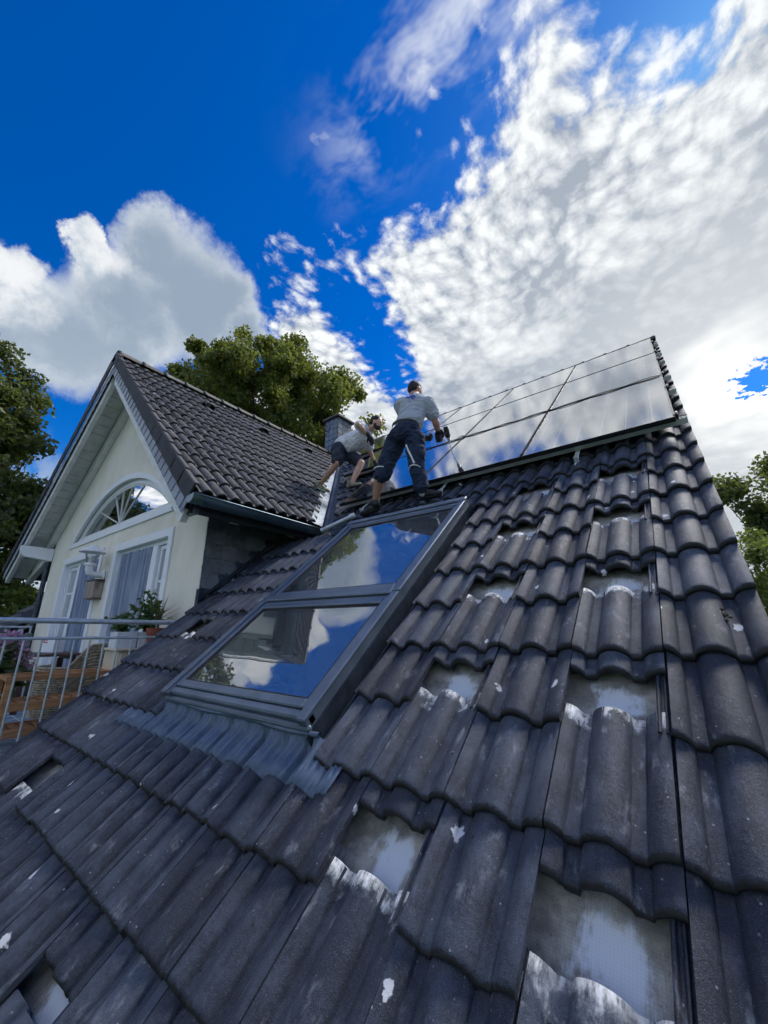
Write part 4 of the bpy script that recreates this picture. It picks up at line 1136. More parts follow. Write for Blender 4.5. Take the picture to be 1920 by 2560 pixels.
def strip(pts, w, n, name, mat, parent, off=.004):
    """flat ribbon lying along pts, facing n"""
    P = []
    pts = [Vector(p) for p in pts]
    for i, p in enumerate(pts):
        t = (pts[min(i+1, len(pts)-1)]-pts[max(0, i-1)]).normalized(); sd = t.cross(Vector(n)).normalized()
        P.append([p-sd*w/2+Vector(n)*off, p+sd*w/2+Vector(n)*off])
    return MB().grid(P).build(name, mat, parent)
RN = Vector((0, -sa, ca)); TOCAM = Vector((.52, -.78, -.35)).normalized()

def worker_drill():
    J = {k: Vector(v) for k, v in {'head':(-2.329,3.550,2.835),'neck':(-2.285,3.480,2.69),'shL':(-2.47,3.42,2.615),'shR':(-2.075,3.42,2.505),'chest':(-2.265,3.42,2.49),'belly':(-2.253,3.300,2.28),'pelvis':(-2.246,3.210,2.085),
        'hipL':(-2.37,3.21,2.03),'hipR':(-2.135,3.21,1.965),'kneeL':(-2.50,3.13,1.665),'ankL':(-2.66,3.20,1.375),'kneeR':(-2.105,3.21,1.63),'ankR':(-2.085,3.27,1.375),
        'elbR':(-2.035,3.51,2.285),'wrR':(-2.135,3.73,2.315),'elbL':(-2.40,3.58,2.32),'wrL':(-2.375,3.77,2.305)}.items()}
    hb = basis((.16, .94, -.30), (-.02, .25, .96))
    hp, HP = head_parts(J['head'], hb, 1.0)
    body = hp + [('cap', J['neck']+V3(0, -.03, -.03), J['head']+V3(0, -.02, -.05), .060, .056),
        ('cap', lerp(J['shL'], J['chest'], .3), lerp(J['shR'], J['chest'], .3), .062, .062), ('cap', J['chest'], J['belly'], .09, .09), ('cap', J['belly'], J['pelvis'], .09, .10),
        ('cap', J['shL'], J['elbL'], .044, .042), ('cap', J['elbL'], J['wrL'], .042, .030), ('cap', J['shR'], J['elbR'], .046, .043), ('cap', J['elbR'], lerp(J['elbR'], J['wrR'], .35), .043, .044), ('cap', lerp(J['elbR'], J['wrR'], .35), J['wrR'], .044, .030),
        ('cap', J['hipL'], J['kneeL'], .07, .055), ('cap', J['kneeL'], lerp(J['kneeL'], J['ankL'], .3)+V3(0, -.02, 0), .055, .058), ('cap', lerp(J['kneeL'], J['ankL'], .3)+V3(0, -.02, 0), J['ankL'], .058, .038),
        ('cap', J['hipR'], J['kneeR'], .07, .050), ('cap', J['kneeR'], lerp(J['kneeR'], J['ankR'], .35)+V3(0, -.01, 0), .048, .046), ('cap', lerp(J['kneeR'], J['ankR'], .35)+V3(0, -.01, 0), J['ankR'], .046, .038)]
    me = blob(body, .011, 5); me.materials.append(M['skin2'])
    P = link('person', me, None); tag(P, 'worker with back turned in grey T-shirt and navy trousers, leaning on a drill', 'person')
    # short hair
    hr = [('ell', HP(0, -.018, .034), (.079, .094, .090), hb), ('ell', HP(0, -.050, -.005), (.070, .060, .070), hb)]
    me = blob(hr, .009, 3); 
    me.materials.append(M['hair'])
    bm = bmesh.new(); bm.from_mesh(me)
    bmesh.ops.bisect_plane(bm, geom=bm.verts[:]+bm.edges[:]+bm.faces[:], plane_co=HP(0, .072, .06), plane_no=hb @ Vector((0, .8, -.6)), clear_outer=True); bm.to_mesh(me); bm.free()
    link('hair', me, None, P)
    # shirt: torso and short sleeves
    sleeveR = lerp(J['shR'], J['elbR'], .62); sleeveL = lerp(J['shL'], J['elbL'], .62)
    sh = [('cap', J['shL']+V3(.05, 0, .005), J['shR']+V3(-.05, 0, .005), .080, .080), ('cap', J['shL'], sleeveL, .074, .076), ('cap', J['shR'], sleeveR, .074, .076),
          ('ell', J['chest']+V3(0, -.01, .0), (.195, .125, .18), basis((0, 1, -.12), (.02, .35, .94))), ('ell', lerp(J['chest'], J['belly'], .6), (.175, .125, .18), basis((0, 1, -.3), (0, .3, .94))),
          ('ell', lerp(J['belly'], J['pelvis'], .25)+V3(.01, 0, 0), (.168, .130, .14), I3), ('cap', J['neck']+V3(0, -.01, -.055), J['neck']+V3(0, .0, -.02), .085, .068)]
    me = blob(sh, .011, 7, .010, 3); me.materials.append(M['shirt'])
    S = link('t_shirt', me, None, P)
    # print on the upper back
    c = J['neck']+V3(.005, -.0, -.10)
    pl = [('ell', c+V3(.0, -.105, -.02), (.068, .016, .036), basis((0, -1, .35), (.35, .3, .9)))]
    # trousers: one leg rolled to the knee
    tr = [('ell', J['pelvis']+V3(0, -.005, -.01), (.175, .140, .135), I3), ('cap', J['hipL'], lerp(J['hipL'], J['kneeL'], .55), .112, .098), ('cap', lerp(J['hipL'], J['kneeL'], .55), J['kneeL']+V3(-.01, 0, -.045), .098, .086),
          ('cap', J['hipR'], lerp(J['hipR'], J['kneeR'], .5), .112, .092), ('cap', lerp(J['hipR'], J['kneeR'], .5), J['kneeR'], .092, .080), ('cap', J['kneeR'], lerp(J['kneeR'], J['ankR'], .80), .078, .070),
          ('cap', J['pelvis']+V3(-.06, -.075, -.05), J['pelvis']+V3(.06, -.075, -.06), .085, .085), ('ell', lerp(J['hipR'], J['kneeR'], .55)+V3(.085, -.01, 0), (.03, .06, .085), I3), ('cap', lerp(J['kneeR'], J['ankR'], .72), lerp(J['kneeR'], J['ankR'], .80), .076, .076)]
    me = blob(tr, .011, 5, .012, 9); me.materials.append(M['pants'])
    T = link('work_trousers', me, None, P)
    # belt
    ring = []
    bc = J['pelvis']+V3(.0, .0, .095)
    P2 = []
    for t in np.linspace(0, 2*math.pi, 33): P2.append([bc+V3(.158*math.cos(t), .128*math.sin(t), -.045+.02*math.cos(t+2)), bc+V3(.160*math.cos(t), .130*math.sin(t), -.002+.02*math.cos(t+2))])
    MB().grid(P2).build('belt', 'shoe', P)
    # reflective piping on the back of the right leg and the left thigh
    a, b = lerp(J['hipR'], J['kneeR'], .28), lerp(J['hipR'], J['kneeR'], .95)
    strip([a+V3(-.035, -.112, 0), lerp(a, b, .3)+V3(-.015, -.112, 0), lerp(a, b, .7)+V3(.015, -.102, 0), b+V3(.03, -.090, 0)], .020, (.15, -.98, 0), 'reflective_strip', 'reflective', P, .006)
    k = J['kneeR']+V3(0, 0, -.0)
    strip([k+V3(.075*math.cos(t), -.086*math.sin(t), -.03+.035*math.sin(t)) for t in np.linspace(.35, 2.8, 9)], .012, (0, -1, 0), 'reflective_strip', 'reflective', P, .008)
    kl = J['kneeL']+V3(-.005, 0, .005)
    strip([kl+V3(.095*math.cos(t), -.092*math.sin(t), .02*math.sin(t)) for t in np.linspace(.7, 2.7, 9)], .012, (0, -1, 0), 'reflective_strip', 'reflective', P, .010)
    # blue print on the upper back
    Q = []
    for sx_ in np.linspace(-.065, .065, 9):
        Q.append([V3(-2.255+sx_, 3.34+.3*abs(sx_), 2.575+tz-.35*sx_+.012*math.sin(sx_*70)) for tz in np.linspace(-.03-.008*math.sin(sx_*90), .03, 6)])
    pm = MB().grid(Q).build('shirt_print', 'blueprint', P)
    sw = pm.modifiers.new('w', 'SHRINKWRAP'); sw.target = S; sw.offset = .007; sw.wrap_method = 'NEAREST_SURFACEPOINT'; sw.wrap_mode = 'ABOVE_SURFACE'
    # gloves
    drill_grip = V3(-2.185, 3.84, 2.275)
    g1 = hand_parts(J['wrR'], J['wrR']+V3(-.02, .10, -.015), (.25, .2, -.9), 1.0, 1.06, 1)+[('cap', J['wrR']-V3(-.01, .05, .0), J['wrR'], .034, .032)]
    me = blob(g1, .006, 2); me.materials.append(M['glove']); link('glove', me, None, P)
    g2 = hand_parts(J['wrL'], J['wrL']+V3(.08, .07, -.02), (.0, .3, .9), 1.0, 1.06, -1)+[('cap', J['wrL']-V3(.04, .04, .0), J['wrL'], .034, .032)]
    me = blob(g2, .006, 2); me.materials.append(M['glove']); link('glove', me, None, P)
    for heel, toe in ((V3(-2.64, 3.265, 1.285), V3(-2.875, 3.225, 1.245)), (V3(-2.135, 3.315, 1.315), V3(-1.87, 3.29, 1.295))):
        u_, so = shoe_parts(heel, toe, (0, -.25, .97), .97)
        me = blob(u_, .008, 3); me.materials.append(M['shoe']); s1 = link('shoe', me, None, P)
        me = blob(so, .006, 1); me.materials.append(M['rubber']); link('sole', me, None, s1)
        f = (toe-heel).normalized()
        for q in (.42, .52, .62): 
            c = heel+(toe-heel)*q+V3(0, 0, .082-.02*q); sd = f.cross(V3(0, 0, 1)).normalized()
            MB().tube([c-sd*.03, c+V3(0, 0, .006), c+sd*.03], .004, 6).build('lace', 'silverd', s1, smooth=True)
    me = blob([('cap', J['ankR']+V3(0, 0, -.005), J['ankR']+V3(0, 0, .045), .042, .044)], .008, 2); me.materials.append(M['sock']); link('sock', me, None, P)
    me = blob([('cap', J['ankL']+V3(.01, 0, -.03), J['ankL']+V3(.01, 0, .0), .043, .043)], .008, 2); me.materials.append(M['shoe']); link('sock', me, None, P)
    # drill
    top, ch, tip = V3(-2.118, 3.905, 2.372), V3(-2.130, 4.0, 2.262), V3(-2.143, 4.085, 2.137)
    ax = (tip-top).normalized()
    root = empty('cordless_drill', top); tag(root, 'black cordless drill held by the worker, bit pointing at the panel seam', 'drill')
    MB().lathe([(0, -.05), (.026, -.048), (.034, -.02), (.034, .06), (.030, .085), (.022, .092), (0, .092)], top, 18, ax).build('motor_body', 'shoe', root, smooth='auto')
    MB().lathe([(0, .09), (.020, .09), (.022, .12), (.014, .15), (0, .152)], top, 16, ax).build('chuck', 'silverd', root, smooth='auto')
    e_ = top+ax*.03; gr = J['wrR']+V3(.0, .085, -.03)
    MB().tube([e_, lerp(e_, gr, .5), gr+V3(-.02, -.01, -.03)], [.024, .022, .024], 12).build('handle', 'shoe', root, smooth='auto')
    h2 = gr+V3(-.03, -.015, -.05)
    MB().box((-.035, -.045, -.03), (.035, .045, .03), Matrix.Translation(h2) @ basis(ax, gr-e_).to_4x4()).build('battery', 'rubber', root, bevel=.008)
    MB().tube([top+ax*.15, tip], .0045, 8).build('bit', 'silverd', root, smooth='auto')
worker_drill()

def worker_bend():
    J = {k: Vector(v) for k, v in {'head':(-3.545,4.27,3.135),'neck':(-3.68,4.27,3.045),'shN':(-3.70,4.13,3.04),'shF':(-3.86,4.45,3.06),'chest':(-3.86,4.29,2.995),'belly':(-4.08,4.29,2.985),'pelvis':(-4.28,4.26,2.93),
        'hipN':(-4.255,4.17,2.86),'hipF':(-4.30,4.36,2.87),'kneeN':(-4.135,4.03,2.53),'ankN':(-4.565,4.10,2.30),'kneeF':(-3.915,4.345,2.575),'ankF':(-3.965,4.20,2.215),
        'elbN':(-3.60,3.90,2.965),'wrN':(-3.585,4.14,2.865),'elbF':(-3.93,4.58,2.86),'wrF':(-3.93,4.70,2.72)}.items()}
    hb = basis((.86, .28, -.30), (.28, .02, .95))
    hp, HP = head_parts(J['head'], hb, .98)
    body = hp + [('cap', J['neck'], J['head']+hb @ V3(0, -.03, -.06), .058, .052), ('cap', J['shN'], J['shF'], .055, .055), ('cap', J['neck'], J['chest'], .058, .09), ('cap', J['chest'], J['belly'], .09, .09), ('cap', J['belly'], J['pelvis'], .09, .10),
        ('cap', J['shN'], J['elbN'], .047, .041), ('cap', J['elbN'], lerp(J['elbN'], J['wrN'], .35), .041, .042), ('cap', lerp(J['elbN'], J['wrN'], .35), J['wrN'], .042, .028),
        ('cap', J['shF'], J['elbF'], .047, .041), ('cap', J['elbF'], J['wrF'], .042, .028),
        ('cap', J['hipN'], J['kneeN'], .085, .055), ('cap', J['kneeN'], lerp(J['kneeN'], J['ankN'], .35), .053, .056), ('cap', lerp(J['kneeN'], J['ankN'], .35), J['ankN'], .056, .036),
        ('cap', J['hipF'], J['kneeF'], .085, .055), ('cap', J['kneeF'], lerp(J['kneeF'], J['ankF'], .35), .053, .056), ('cap', lerp(J['kneeF'], J['ankF'], .35), J['ankF'], .056, .036)]
    me = blob(body, .011, 4); me.materials.append(M['skin'])
    P = link('person', me, None); tag(P, 'bearded worker bending forward in light T-shirt and dark shorts beside the chimney', 'person')
    hr = [('ell', HP(0, -.020, .032), (.078, .092, .090), hb), ('ell', HP(0, -.055, -.01), (.068, .055, .060), hb)]
    me = blob(hr, .009, 3); me.materials.append(M['hair'])
    bm = bmesh.new(); bm.from_mesh(me)
    bmesh.ops.bisect_plane(bm, geom=bm.verts[:]+bm.edges[:]+bm.faces[:], plane_co=HP(0, .050, .06), plane_no=hb @ Vector((0, .8, -.6)), clear_outer=True); bm.to_mesh(me); bm.free()
    link('hair', me, None, P)
    bd = [('ell', HP(0, .042, -.072), (.052, .052, .040), hb), ('ell', HP(.046, .012, -.05), (.018, .03, .045), hb), ('ell', HP(-.046, .012, -.05), (.018, .03, .045), hb), ('ell', HP(0, .088, -.042), (.026, .012, .008), hb)]
    me = blob(bd, .007, 2); me.materials.append(M['beard']); link('beard', me, None, P)
    for s_ in (-1, 1):
        me = blob([('ell', HP(.030*s_, .082, .004), (.012, .008, .007), hb)], .004, 1); me.materials.append(M['eye']); link('eye', me, None, P)
        me = blob([('ell', HP(.030*s_, .088, .022), (.020, .007, .005), hb)], .004, 1); me.materials.append(M['hair']); link('eyebrow', me, None, P)
    slN, slF = lerp(J['shN'], J['elbN'], .75), lerp(J['shF'], J['elbF'], .65)
    sh = [('cap', J['shN'], J['shF'], .082, .082), ('cap', J['shN'], slN, .068, .072), ('cap', J['shF'], slF, .070, .074), ('cap', J['neck']+V3(-.07, 0, -.02), J['neck']+V3(-.02, 0, -.005), .085, .066),
          ('cap', J['chest']+V3(0, 0, .0), J['belly'], .148, .150), ('cap', J['belly'], J['pelvis']+V3(.02, 0, .03), .152, .140), ('cap', J['belly']+V3(.05, -.03, -.05), J['belly']+V3(-.02, -.02, -.10), .11, .10), ('cap', J['chest']+V3(.03, -.02, -.03), J['belly']+V3(.06, -.02, -.09), .12, .10)]
    me = blob(sh, .011, 6, .010, 21); me.materials.append(M['shirt2']); link('t_shirt', me, None, P)
    kN, kF = lerp(J['hipN'], J['kneeN'], .86), lerp(J['hipF'], J['kneeF'], .80)
    st = [('ell', J['pelvis']+V3(0, 0, -.03), (.13, .165, .125), I3), ('cap', J['hipN'], kN, .115, .094), ('cap', J['hipF'], kF, .115, .094), ('cap', J['pelvis']+V3(-.04, -.07, -.05), J['pelvis']+V3(-.04, .07, -.05), .1, .1)]
    me = blob(st, .011, 5, .010, 30); me.materials.append(M['shorts']); link('shorts', me, None, P)
    g1 = hand_parts(J['wrN'], J['wrN']+V3(-.01, .09, -.06), (.2, .2, -.9), .55, 1.0, 1)+[('cap', J['wrN']+V3(0, -.07, .03), J['wrN'], .032, .031)]
    me = blob(g1, .006, 2); me.materials.append(M['glove']); link('glove', me, None, P)
    g2 = hand_parts(J['wrF'], J['wrF']+V3(.02, .06, -.08), (.2, .6, -.6), .5, 1.0, -1)+[('cap', J['wrF']+V3(0, -.02, .03), J['wrF'], .032, .031)]
    me = blob(g2, .006, 2); me.materials.append(M['glove']); link('glove', me, None, P)
    dn = Vector((sb, 0, cb))
    for heel, toe, up, mt in ((V3(-4.66, 4.03, 2.235), V3(-4.46, 4.19, 2.135), (.35, -.1, .93), True), (V3(-4.055, 4.19, 2.115), V3(-3.80, 4.235, 2.125), (0, -.25, .97), False)):
        u_, so = shoe_parts(heel, toe, up, .95)
        me = blob(u_, .008, 3); me.materials.append(M['shoe2']); s1 = link('shoe', me, None, P)
        me = blob(so, .006, 1); me.materials.append(M['mint'] if mt else M['rubber']); link('sole', me, None, s1)
        f = (toe-heel).normalized()
        for q in (.40, .50, .60, .7):
            c = heel+(toe-heel)*q+V3(0, 0, .090-.03*q); sd = f.cross(V3(0, 0, 1)).normalized()
            MB().tube([c-sd*.035-V3(0, 0, .01), c+V3(0, 0, .004), c+sd*.035-V3(0, 0, .01)], .005, 6).build('lace', 'shoe', s1, smooth=True)
worker_bend()

# ================================================================ balcony: railings and furniture
def railing(name, label, X, Y0, Y1, z, mid=-.075, step=.112, rr=.023, slats=True, stepn=None):
    root = empty(name, (X, (Y0+Y1)/2, ZF)); tag(root, label, 'railing')
    MB().tube([(X, Y0, z-.006), (X, Y1, z)], rr, 14).build('handrail', 'silverd', root, smooth='auto')
    MB().tube([(X, Y0, mid), (X, Y1, mid)], .013, 10).build('mid_rail', 'silverd', root, smooth='auto')
    y = Y1-.05
    while y > Y0 and slats:
        MB().tube([(X, y, ZF+.02), (X, y, mid)], .008, 8).build('baluster', 'silverd', root, smooth='auto'); y -= step
    for y in (Y0+.03, Y1-.02):
        MB().tube([(X+.03, y, ZF), (X+.03, y, z-.01)], .016, 10).build('post', 'silverd', root, smooth='auto')
    return root
railing('balcony_railing', 'galvanised balcony railing running along the edge of the tiled roof', -4.32, -.30, 1.99, .068)
railing('balcony_railing', 'grey railing at the far side of the balcony beyond the doors', -10.45, .2, 2.05, .035, -.12, .16, .02)

def bench():
    X0, X1, Y0, Y1 = -5.02, -4.68, .86, 1.62; T = -.405
    root = empty('wooden_rack', ((X0+X1)/2, (Y0+Y1)/2, ZF)); tag(root, 'brown wooden two-tier rack with slatted shelves behind the railing', 'rack')
    for x in (X0, X1):
        for y in (Y0, Y1): MB().box((x-.022, y-.022, ZF), (x+.022, y+.022, T-.02)).build('leg', 'wood', root, bevel=.003)
    for x in (X0, X1): MB().box((x-.028, Y0-.03, T-.02), (x+.028, Y1+.03, T+.02)).build('top_rail', 'wood', root, bevel=.003)
    for y in (Y0, Y1): MB().box((X0+.028, y-.02, T-.018), (X1-.028, y+.02, T+.018)).build('top_rail', 'wood', root, bevel=.003)
    for z in (-.625, -.83):
        for x in (X0, X1): MB().box((x-.018, Y0+.022, z-.035), (x+.018, Y1-.022, z+.03)).build('shelf_rail', 'wood', root, bevel=.003)
        n = 9
        for i in range(n):
            y = Y0+.06+(Y1-Y0-.12)*i/(n-1); MB().box((X0+.018, y-.022, z+.005), (X1-.018, y+.022, z+.022)).build('slat', 'wood', root, bevel=.002)
bench()
def cabinet():
    X0, X1, Y0, Y1, T = -5.0, -4.64, 1.62, 1.99, -.185
    root = empty('cabinet', ((X0+X1)/2, (Y0+Y1)/2, ZF)); tag(root, 'small cream painted cabinet carrying plant pots in the balcony corner', 'cabinet')
    MB().box((X0, Y0, ZF+.05), (X1, Y1, T-.025)).build('carcass', 'cream', root, bevel=.004)
    MB().box((X0-.03, Y0-.03, T-.024), (X1+.03, Y1+.03, T)).build('cabinet_top', 'cream', root, bevel=.006)
    for a, b in ((Y0+.02, (Y0+Y1)/2-.006), ((Y0+Y1)/2+.006, Y1-.02)):
        mb = MB(); x = X1; z0, z1 = ZF+.09, T-.05
        mb.box((x, a, z0), (x+.018, a+.045, z1)); mb.box((x, b-.045, z0), (x+.018, b, z1)); mb.box((x, a+.045, z1-.05), (x+.018, b-.045, z1)); mb.box((x, a+.045, z0), (x+.018, b-.045, z0+.05)); mb.box((x, a+.045, (z0+z1)/2+.1), (x+.018, b-.045, (z0+z1)/2+.145))
        d_ = mb.build('cabinet_door', 'cream', root, bevel=.003)
        MB().lathe([(0, 0), (.010, 0), (.012, .012), (0, .018)], (x+.018, b-.02, -.4), 10, (1, 0, 0)).build('knob', 'silverd', d_, smooth='auto')
    for x in (X0+.03, X1-.03):
        for y in (Y0+.03, Y1-.03): MB().box((x-.02, y-.02, ZF), (x+.02, y+.02, ZF+.05)).build('foot', 'cream', root)
cabinet()
def leaf_cards(centers, dirs, L, W, fold=.25):
    """pointed leaves: centers (n,3) base points, dirs (n,3)"""
    n = len(centers); c = np.asarray(centers); d = np.asarray(dirs); d = d/np.linalg.norm(d, axis=1)[:, None]
    up = RNG.normal(size=(n, 3)); s = np.cross(d, up); s /= np.linalg.norm(s, axis=1)[:, None]; nn = np.cross(s, d)
    L = np.broadcast_to(L, (n,))[:, None]; W = np.broadcast_to(W, (n,))[:, None]
    v0 = c; v1 = c+d*L*.45+s*W*.5+nn*W*fold; v2 = c+d*L; v3 = c+d*L*.45-s*W*.5+nn*W*fold; v4 = c+d*L*.5
    V = np.stack([v0, v1, v4, v3, v2], 1).reshape(-1, 3); b = np.arange(n)[:, None]*5
    F = np.concatenate([b+np.array([[0, 1, 2]]), b+np.array([[1, 4, 2]]), b+np.array([[0, 2, 3]]), b+np.array([[2, 4, 3]])], 1).reshape(-1, 3)
    return V, F
def np_mesh(name, V, F):
    me = bpy.data.meshes.new(name); n = F.shape[1]
    me.vertices.add(len(V)); me.vertices.foreach_set('co', np.asarray(V, np.float32).ravel())
    me.loops.add(F.size); me.loops.foreach_set('vertex_index', np.asarray(F, np.int32).ravel())
    me.polygons.add(len(F)); me.polygons.foreach_set('loop_start', np.arange(0, F.size, n, dtype=np.int32))
    me.update(calc_edges=True); me.validate(); return me
def pot(name, label, c, prof_, mat, cat, soil=True):
    o = MB().lathe(prof_, c, 24).build(name, mat, None, smooth='auto'); tag(o, label, cat)
    r = prof_[-3][0] if len(prof_) > 3 else .1
    MB().lathe([(0, prof_[2][1]*.0), (r*.9, 0)], (c[0], c[1], c[2]+max(p[1] for p in prof_)-.025), 20).build('soil', 'soil', o)
    return o
CT = -.185
def planter(x, y, lab, mat='planter'):
    root = MB(); w, h, t = .095, .16, .006
    for lo, hi in (((-w, -w, 0), (w, w, .01)), ((-w, -w, .01), (-w+t, w, h)), ((w-t, -w, .01), (w, w, h)), ((-w+t, -w, .01), (w-t, -w+t, h)), ((-w+t, w-t, .01), (w-t, w, h))): root.box(lo, hi)
    o = root.build('planter', mat, None, Matrix.Translation((x, y, CT)), bevel=.002); tag(o, lab, 'planter', 'white planters on the cabinet')
    MB().box((-w+t, -w+t, h-.04), (w-t, w-t, h-.03)).build('soil', 'soil', o, Matrix.Translation((x, y, CT)))
planter(-4.80, 1.70, 'smooth white square planter on the cream cabinet, holding the lower leafy plant')
planter(-4.80, 1.905, 'chalky white square planter on the cream cabinet next to the terracotta pot')
pot('flower_pot', 'red terracotta pot with a spiky plant beside the roof edge', (-4.58, 1.93, CT), [(0, 0), (.070, 0), (.092, .15), (.104, .15), (.108, .20), (.098, .20), (.094, .16), (0, .16)], 'terra', 'flower pot')
pot('flower_pot', 'grey planter bowl of the pink flowers at the picture edge', (-5.2, .78, ZF), [(0, 0), (.13, 0), (.16, .30), (.17, .30), (.17, .33), (.155, .33), (.15, .3), (0, .3)], 'woodg', 'flower pot')
def bushy(name, label, base, tips, nl, L, mat, flowers=None, cat='plant'):
    root = empty(name, base); tag(root, label, cat, 'potted plants on the balcony')
    mb = MB(); C = []; Dd = []
    for tp in tips:
        a = Vector(base); b = Vector(tp); m_ = lerp(a, b, .5)+V3(random.uniform(-.04, .04), random.uniform(-.04, .04), .02)
        mb.tube([a, m_, b], [.007, .005, .003], 6)
        for k in range(nl):
            t = random.uniform(.25, 1.05); p = lerp(lerp(a, m_, t), lerp(m_, b, t), t)
            d = Vector((random.gauss(0, 1), random.gauss(0, 1), random.gauss(-.15, .6))); C.append(p+d*.012); Dd.append(d)
    mb.build('stem', 'bark' if mat != 'leaf_pot' else 'leaf_dk', root, smooth=True)
    V, F = leaf_cards(C, Dd, RNG.uniform(.6, 1.2, len(C))*L, RNG.uniform(.6, 1.1, len(C))*L*.55)
    me = np_mesh('leaves', V, F); link('leaves', me, mat, root)
    if flowers:
        C, Dd = [], []
        for f in flowers:
            for k in range(34):
                d = Vector((random.gauss(0, 1), random.gauss(0, 1), random.gauss(.3, 1))).normalized(); C.append(Vector(f)+d*random.uniform(.005, .075)); Dd.append(d+V3(random.gauss(0, .5), random.gauss(0, .5), random.gauss(0, .5)))
        V, F = leaf_cards(C, Dd, RNG.uniform(.03, .05, len(C)), RNG.uniform(.028, .045, len(C)), .1); link('blossoms', np_mesh('blossoms', V, F), 'petal', root)
    return root
bushy('leafy_plant', 'low green leafy plant in the smooth white planter', (-4.80, 1.70, CT+.12), [(-4.86, 1.58, .10), (-4.80, 1.66, .16), (-4.72, 1.70, .13), (-4.88, 1.68, .14), (-4.78, 1.62, .07)], 26, .075, 'leaf_pot')
bushy('leafy_plant', 'tall dense green plant behind the planters reaching up to the door frame', (-4.80, 1.90, CT+.12), [(-4.86, 1.84, .36), (-4.80, 1.90, .38), (-4.74, 1.94, .27), (-4.84, 1.96, .30), (-4.78, 1.86, .22), (-4.76, 1.98, .18), (-4.88, 1.80, .24), (-4.72, 1.92, .12)], 48, .075, 'leaf_pot')
def spiky(base, label):
    root = empty('spiky_plant', base); tag(root, label, 'plant', 'potted plants on the balcony')
    B = Vector(base); top = B+V3(0, 0, .17); MB().tube([B, top], [.012, .008], 8).build('stem', 'bark', root, smooth=True)
    mb = MB()
    for k in range(34):
        a = random.uniform(0, 2*math.pi); el = random.uniform(-.15, 1.45); L = random.uniform(.17, .32)
        d = V3(math.cos(a)*math.cos(el), math.sin(a)*math.cos(el), math.sin(el)); sd = d.cross(V3(0, 0, 1)).normalized() if abs(d.z) < .98 else V3(1, 0, 0)
        o_ = top-V3(0, 0, random.uniform(0, .10)); dr = V3(0, 0, -.12*L*math.cos(el))
        pts = [o_, o_+d*L*.5, o_+d*L+dr]; w = (.008, .007, .0006)
        mb.grid([[p-sd*w_, p+V3(0, 0, .002), p+sd*w_] for p, w_ in zip(pts, w)])
    mb.build('leaves', 'spike', root)
spiky((-4.58, 1.93, CT+.15), 'spiky dragon-tree plant with thin arching leaves in the terracotta pot')
bushy('flowering_plant', 'oleander-like plant with pink blossoms at the left picture edge', (-5.2, .78, ZF+.3), [(-5.25, .92, -.12), (-5.15, .86, -.18), (-5.3, 1.0, -.30), (-5.1, .80, -.2), (-5.35, .90, -.35), (-5.2, .98, -.45), (-5.0, .84, -.38), (-5.3, .80, -.1), (-5.15, 1.02, -.36)], 26, .15, 'leaf_dk',
      [(-5.24, .90, -.08), (-5.28, .94, -.10), (-5.18, .84, -.14), (-5.32, 1.02, -.29), (-5.34, 1.08, -.31), (-5.22, .95, -.22), (-5.2, .98, -.20), (-5.15, .86, -.08)])
# wicker armchair
def wicker():
    c = V3(-5.80, 1.62, ZF); root = empty('wicker_armchair', c); tag(root, 'curved wicker armchair between the wooden rack and the door', 'armchair')
    P = []; th = np.linspace(R(-150), R(112), 64); zs = np.linspace(.06, .80, 44)
    for j, z in enumerate(zs):
        row = []
        for t in th:
            hmax = .80-.24*(.5-.5*math.cos(math.pi*min(1, max(0, (R(8)-t)/.7))))
            zz = .08+(z-.08)*(hmax-.08)/.72
            r = .31+.03*math.sin(z*3)+.007*(1 if j % 2 else -1)+.004*math.sin(t*60+(j % 2)*math.pi)
            row.append(c+V3(r*math.cos(t), r*math.sin(t)*1.05, zz))
        P.append(row)
    o = MB().grid(P).build('woven_shell', 'wicker', root, smooth=False); md = o.modifiers.new('s', 'SOLIDIFY'); md.thickness = .02
    MB().lathe([(0, .40), (.27, .40), (.29, .37), (.28, .33), (0, .32)], c, 28).build('seat', 'fabric', root, smooth='auto')
    for a in (.6, 2.2, 3.7, 5.3): MB().tube([c+V3(.25*math.cos(a), .22*math.sin(a), 0), c+V3(.27*math.cos(a), .24*math.sin(a), .36)], .018, 8).build('leg', 'wicker', root, smooth='auto')
wicker()
def table():
    root = empty('wooden_table', (-6.9, 1.55, ZF)); tag(root, 'dark wooden table by the doors behind the wicker armchair', 'table')
    for i in range(5): MB().box((-7.25+.14*i, 1.22, -.335), (-7.25+.14*i+.13, 1.90, -.305)).build('tabletop_plank', 'wooddk', root, bevel=.003)
    MB().box((-7.2, 1.30, -.38), (-6.6, 1.34, -.336)).box((-7.2, 1.78, -.38), (-6.6, 1.82, -.336)).build('apron_rail', 'wooddk', root)
    for x in (-7.18, -6.62):
        for y in (1.32, 1.80): MB().box((x-.03, y-.03, ZF), (x+.03, y+.03, -.381)).build('leg', 'wooddk', root)
table()
def lounge():
    root = empty('cushioned_chair', (-7.9, 1.35, ZF)); tag(root, 'garden chair with grey striped cushions behind the dark table', 'chair')
    MB().box((-8.3, 1.05, -.60), (-7.7, 1.65, -.48)).build('seat_cushion', 'fabric', root, bevel=.04)
    for i in range(6): MB().box((-8.36, 1.06+.10*i, -.50), (-8.26, 1.155+.10*i, -.06)).build('back_cushion', 'fabric', root, bevel=.02)
    for x in (-8.28, -7.72):
        for y in (1.07, 1.63): MB().box((x-.025, y-.025, ZF), (x+.025, y+.025, -.60)).build('leg', 'wooddk', root)
    MB().box((-8.3, 1.05, -.64), (-7.7, 1.65, -.601)).build('seat_frame', 'wooddk', root)
lounge()
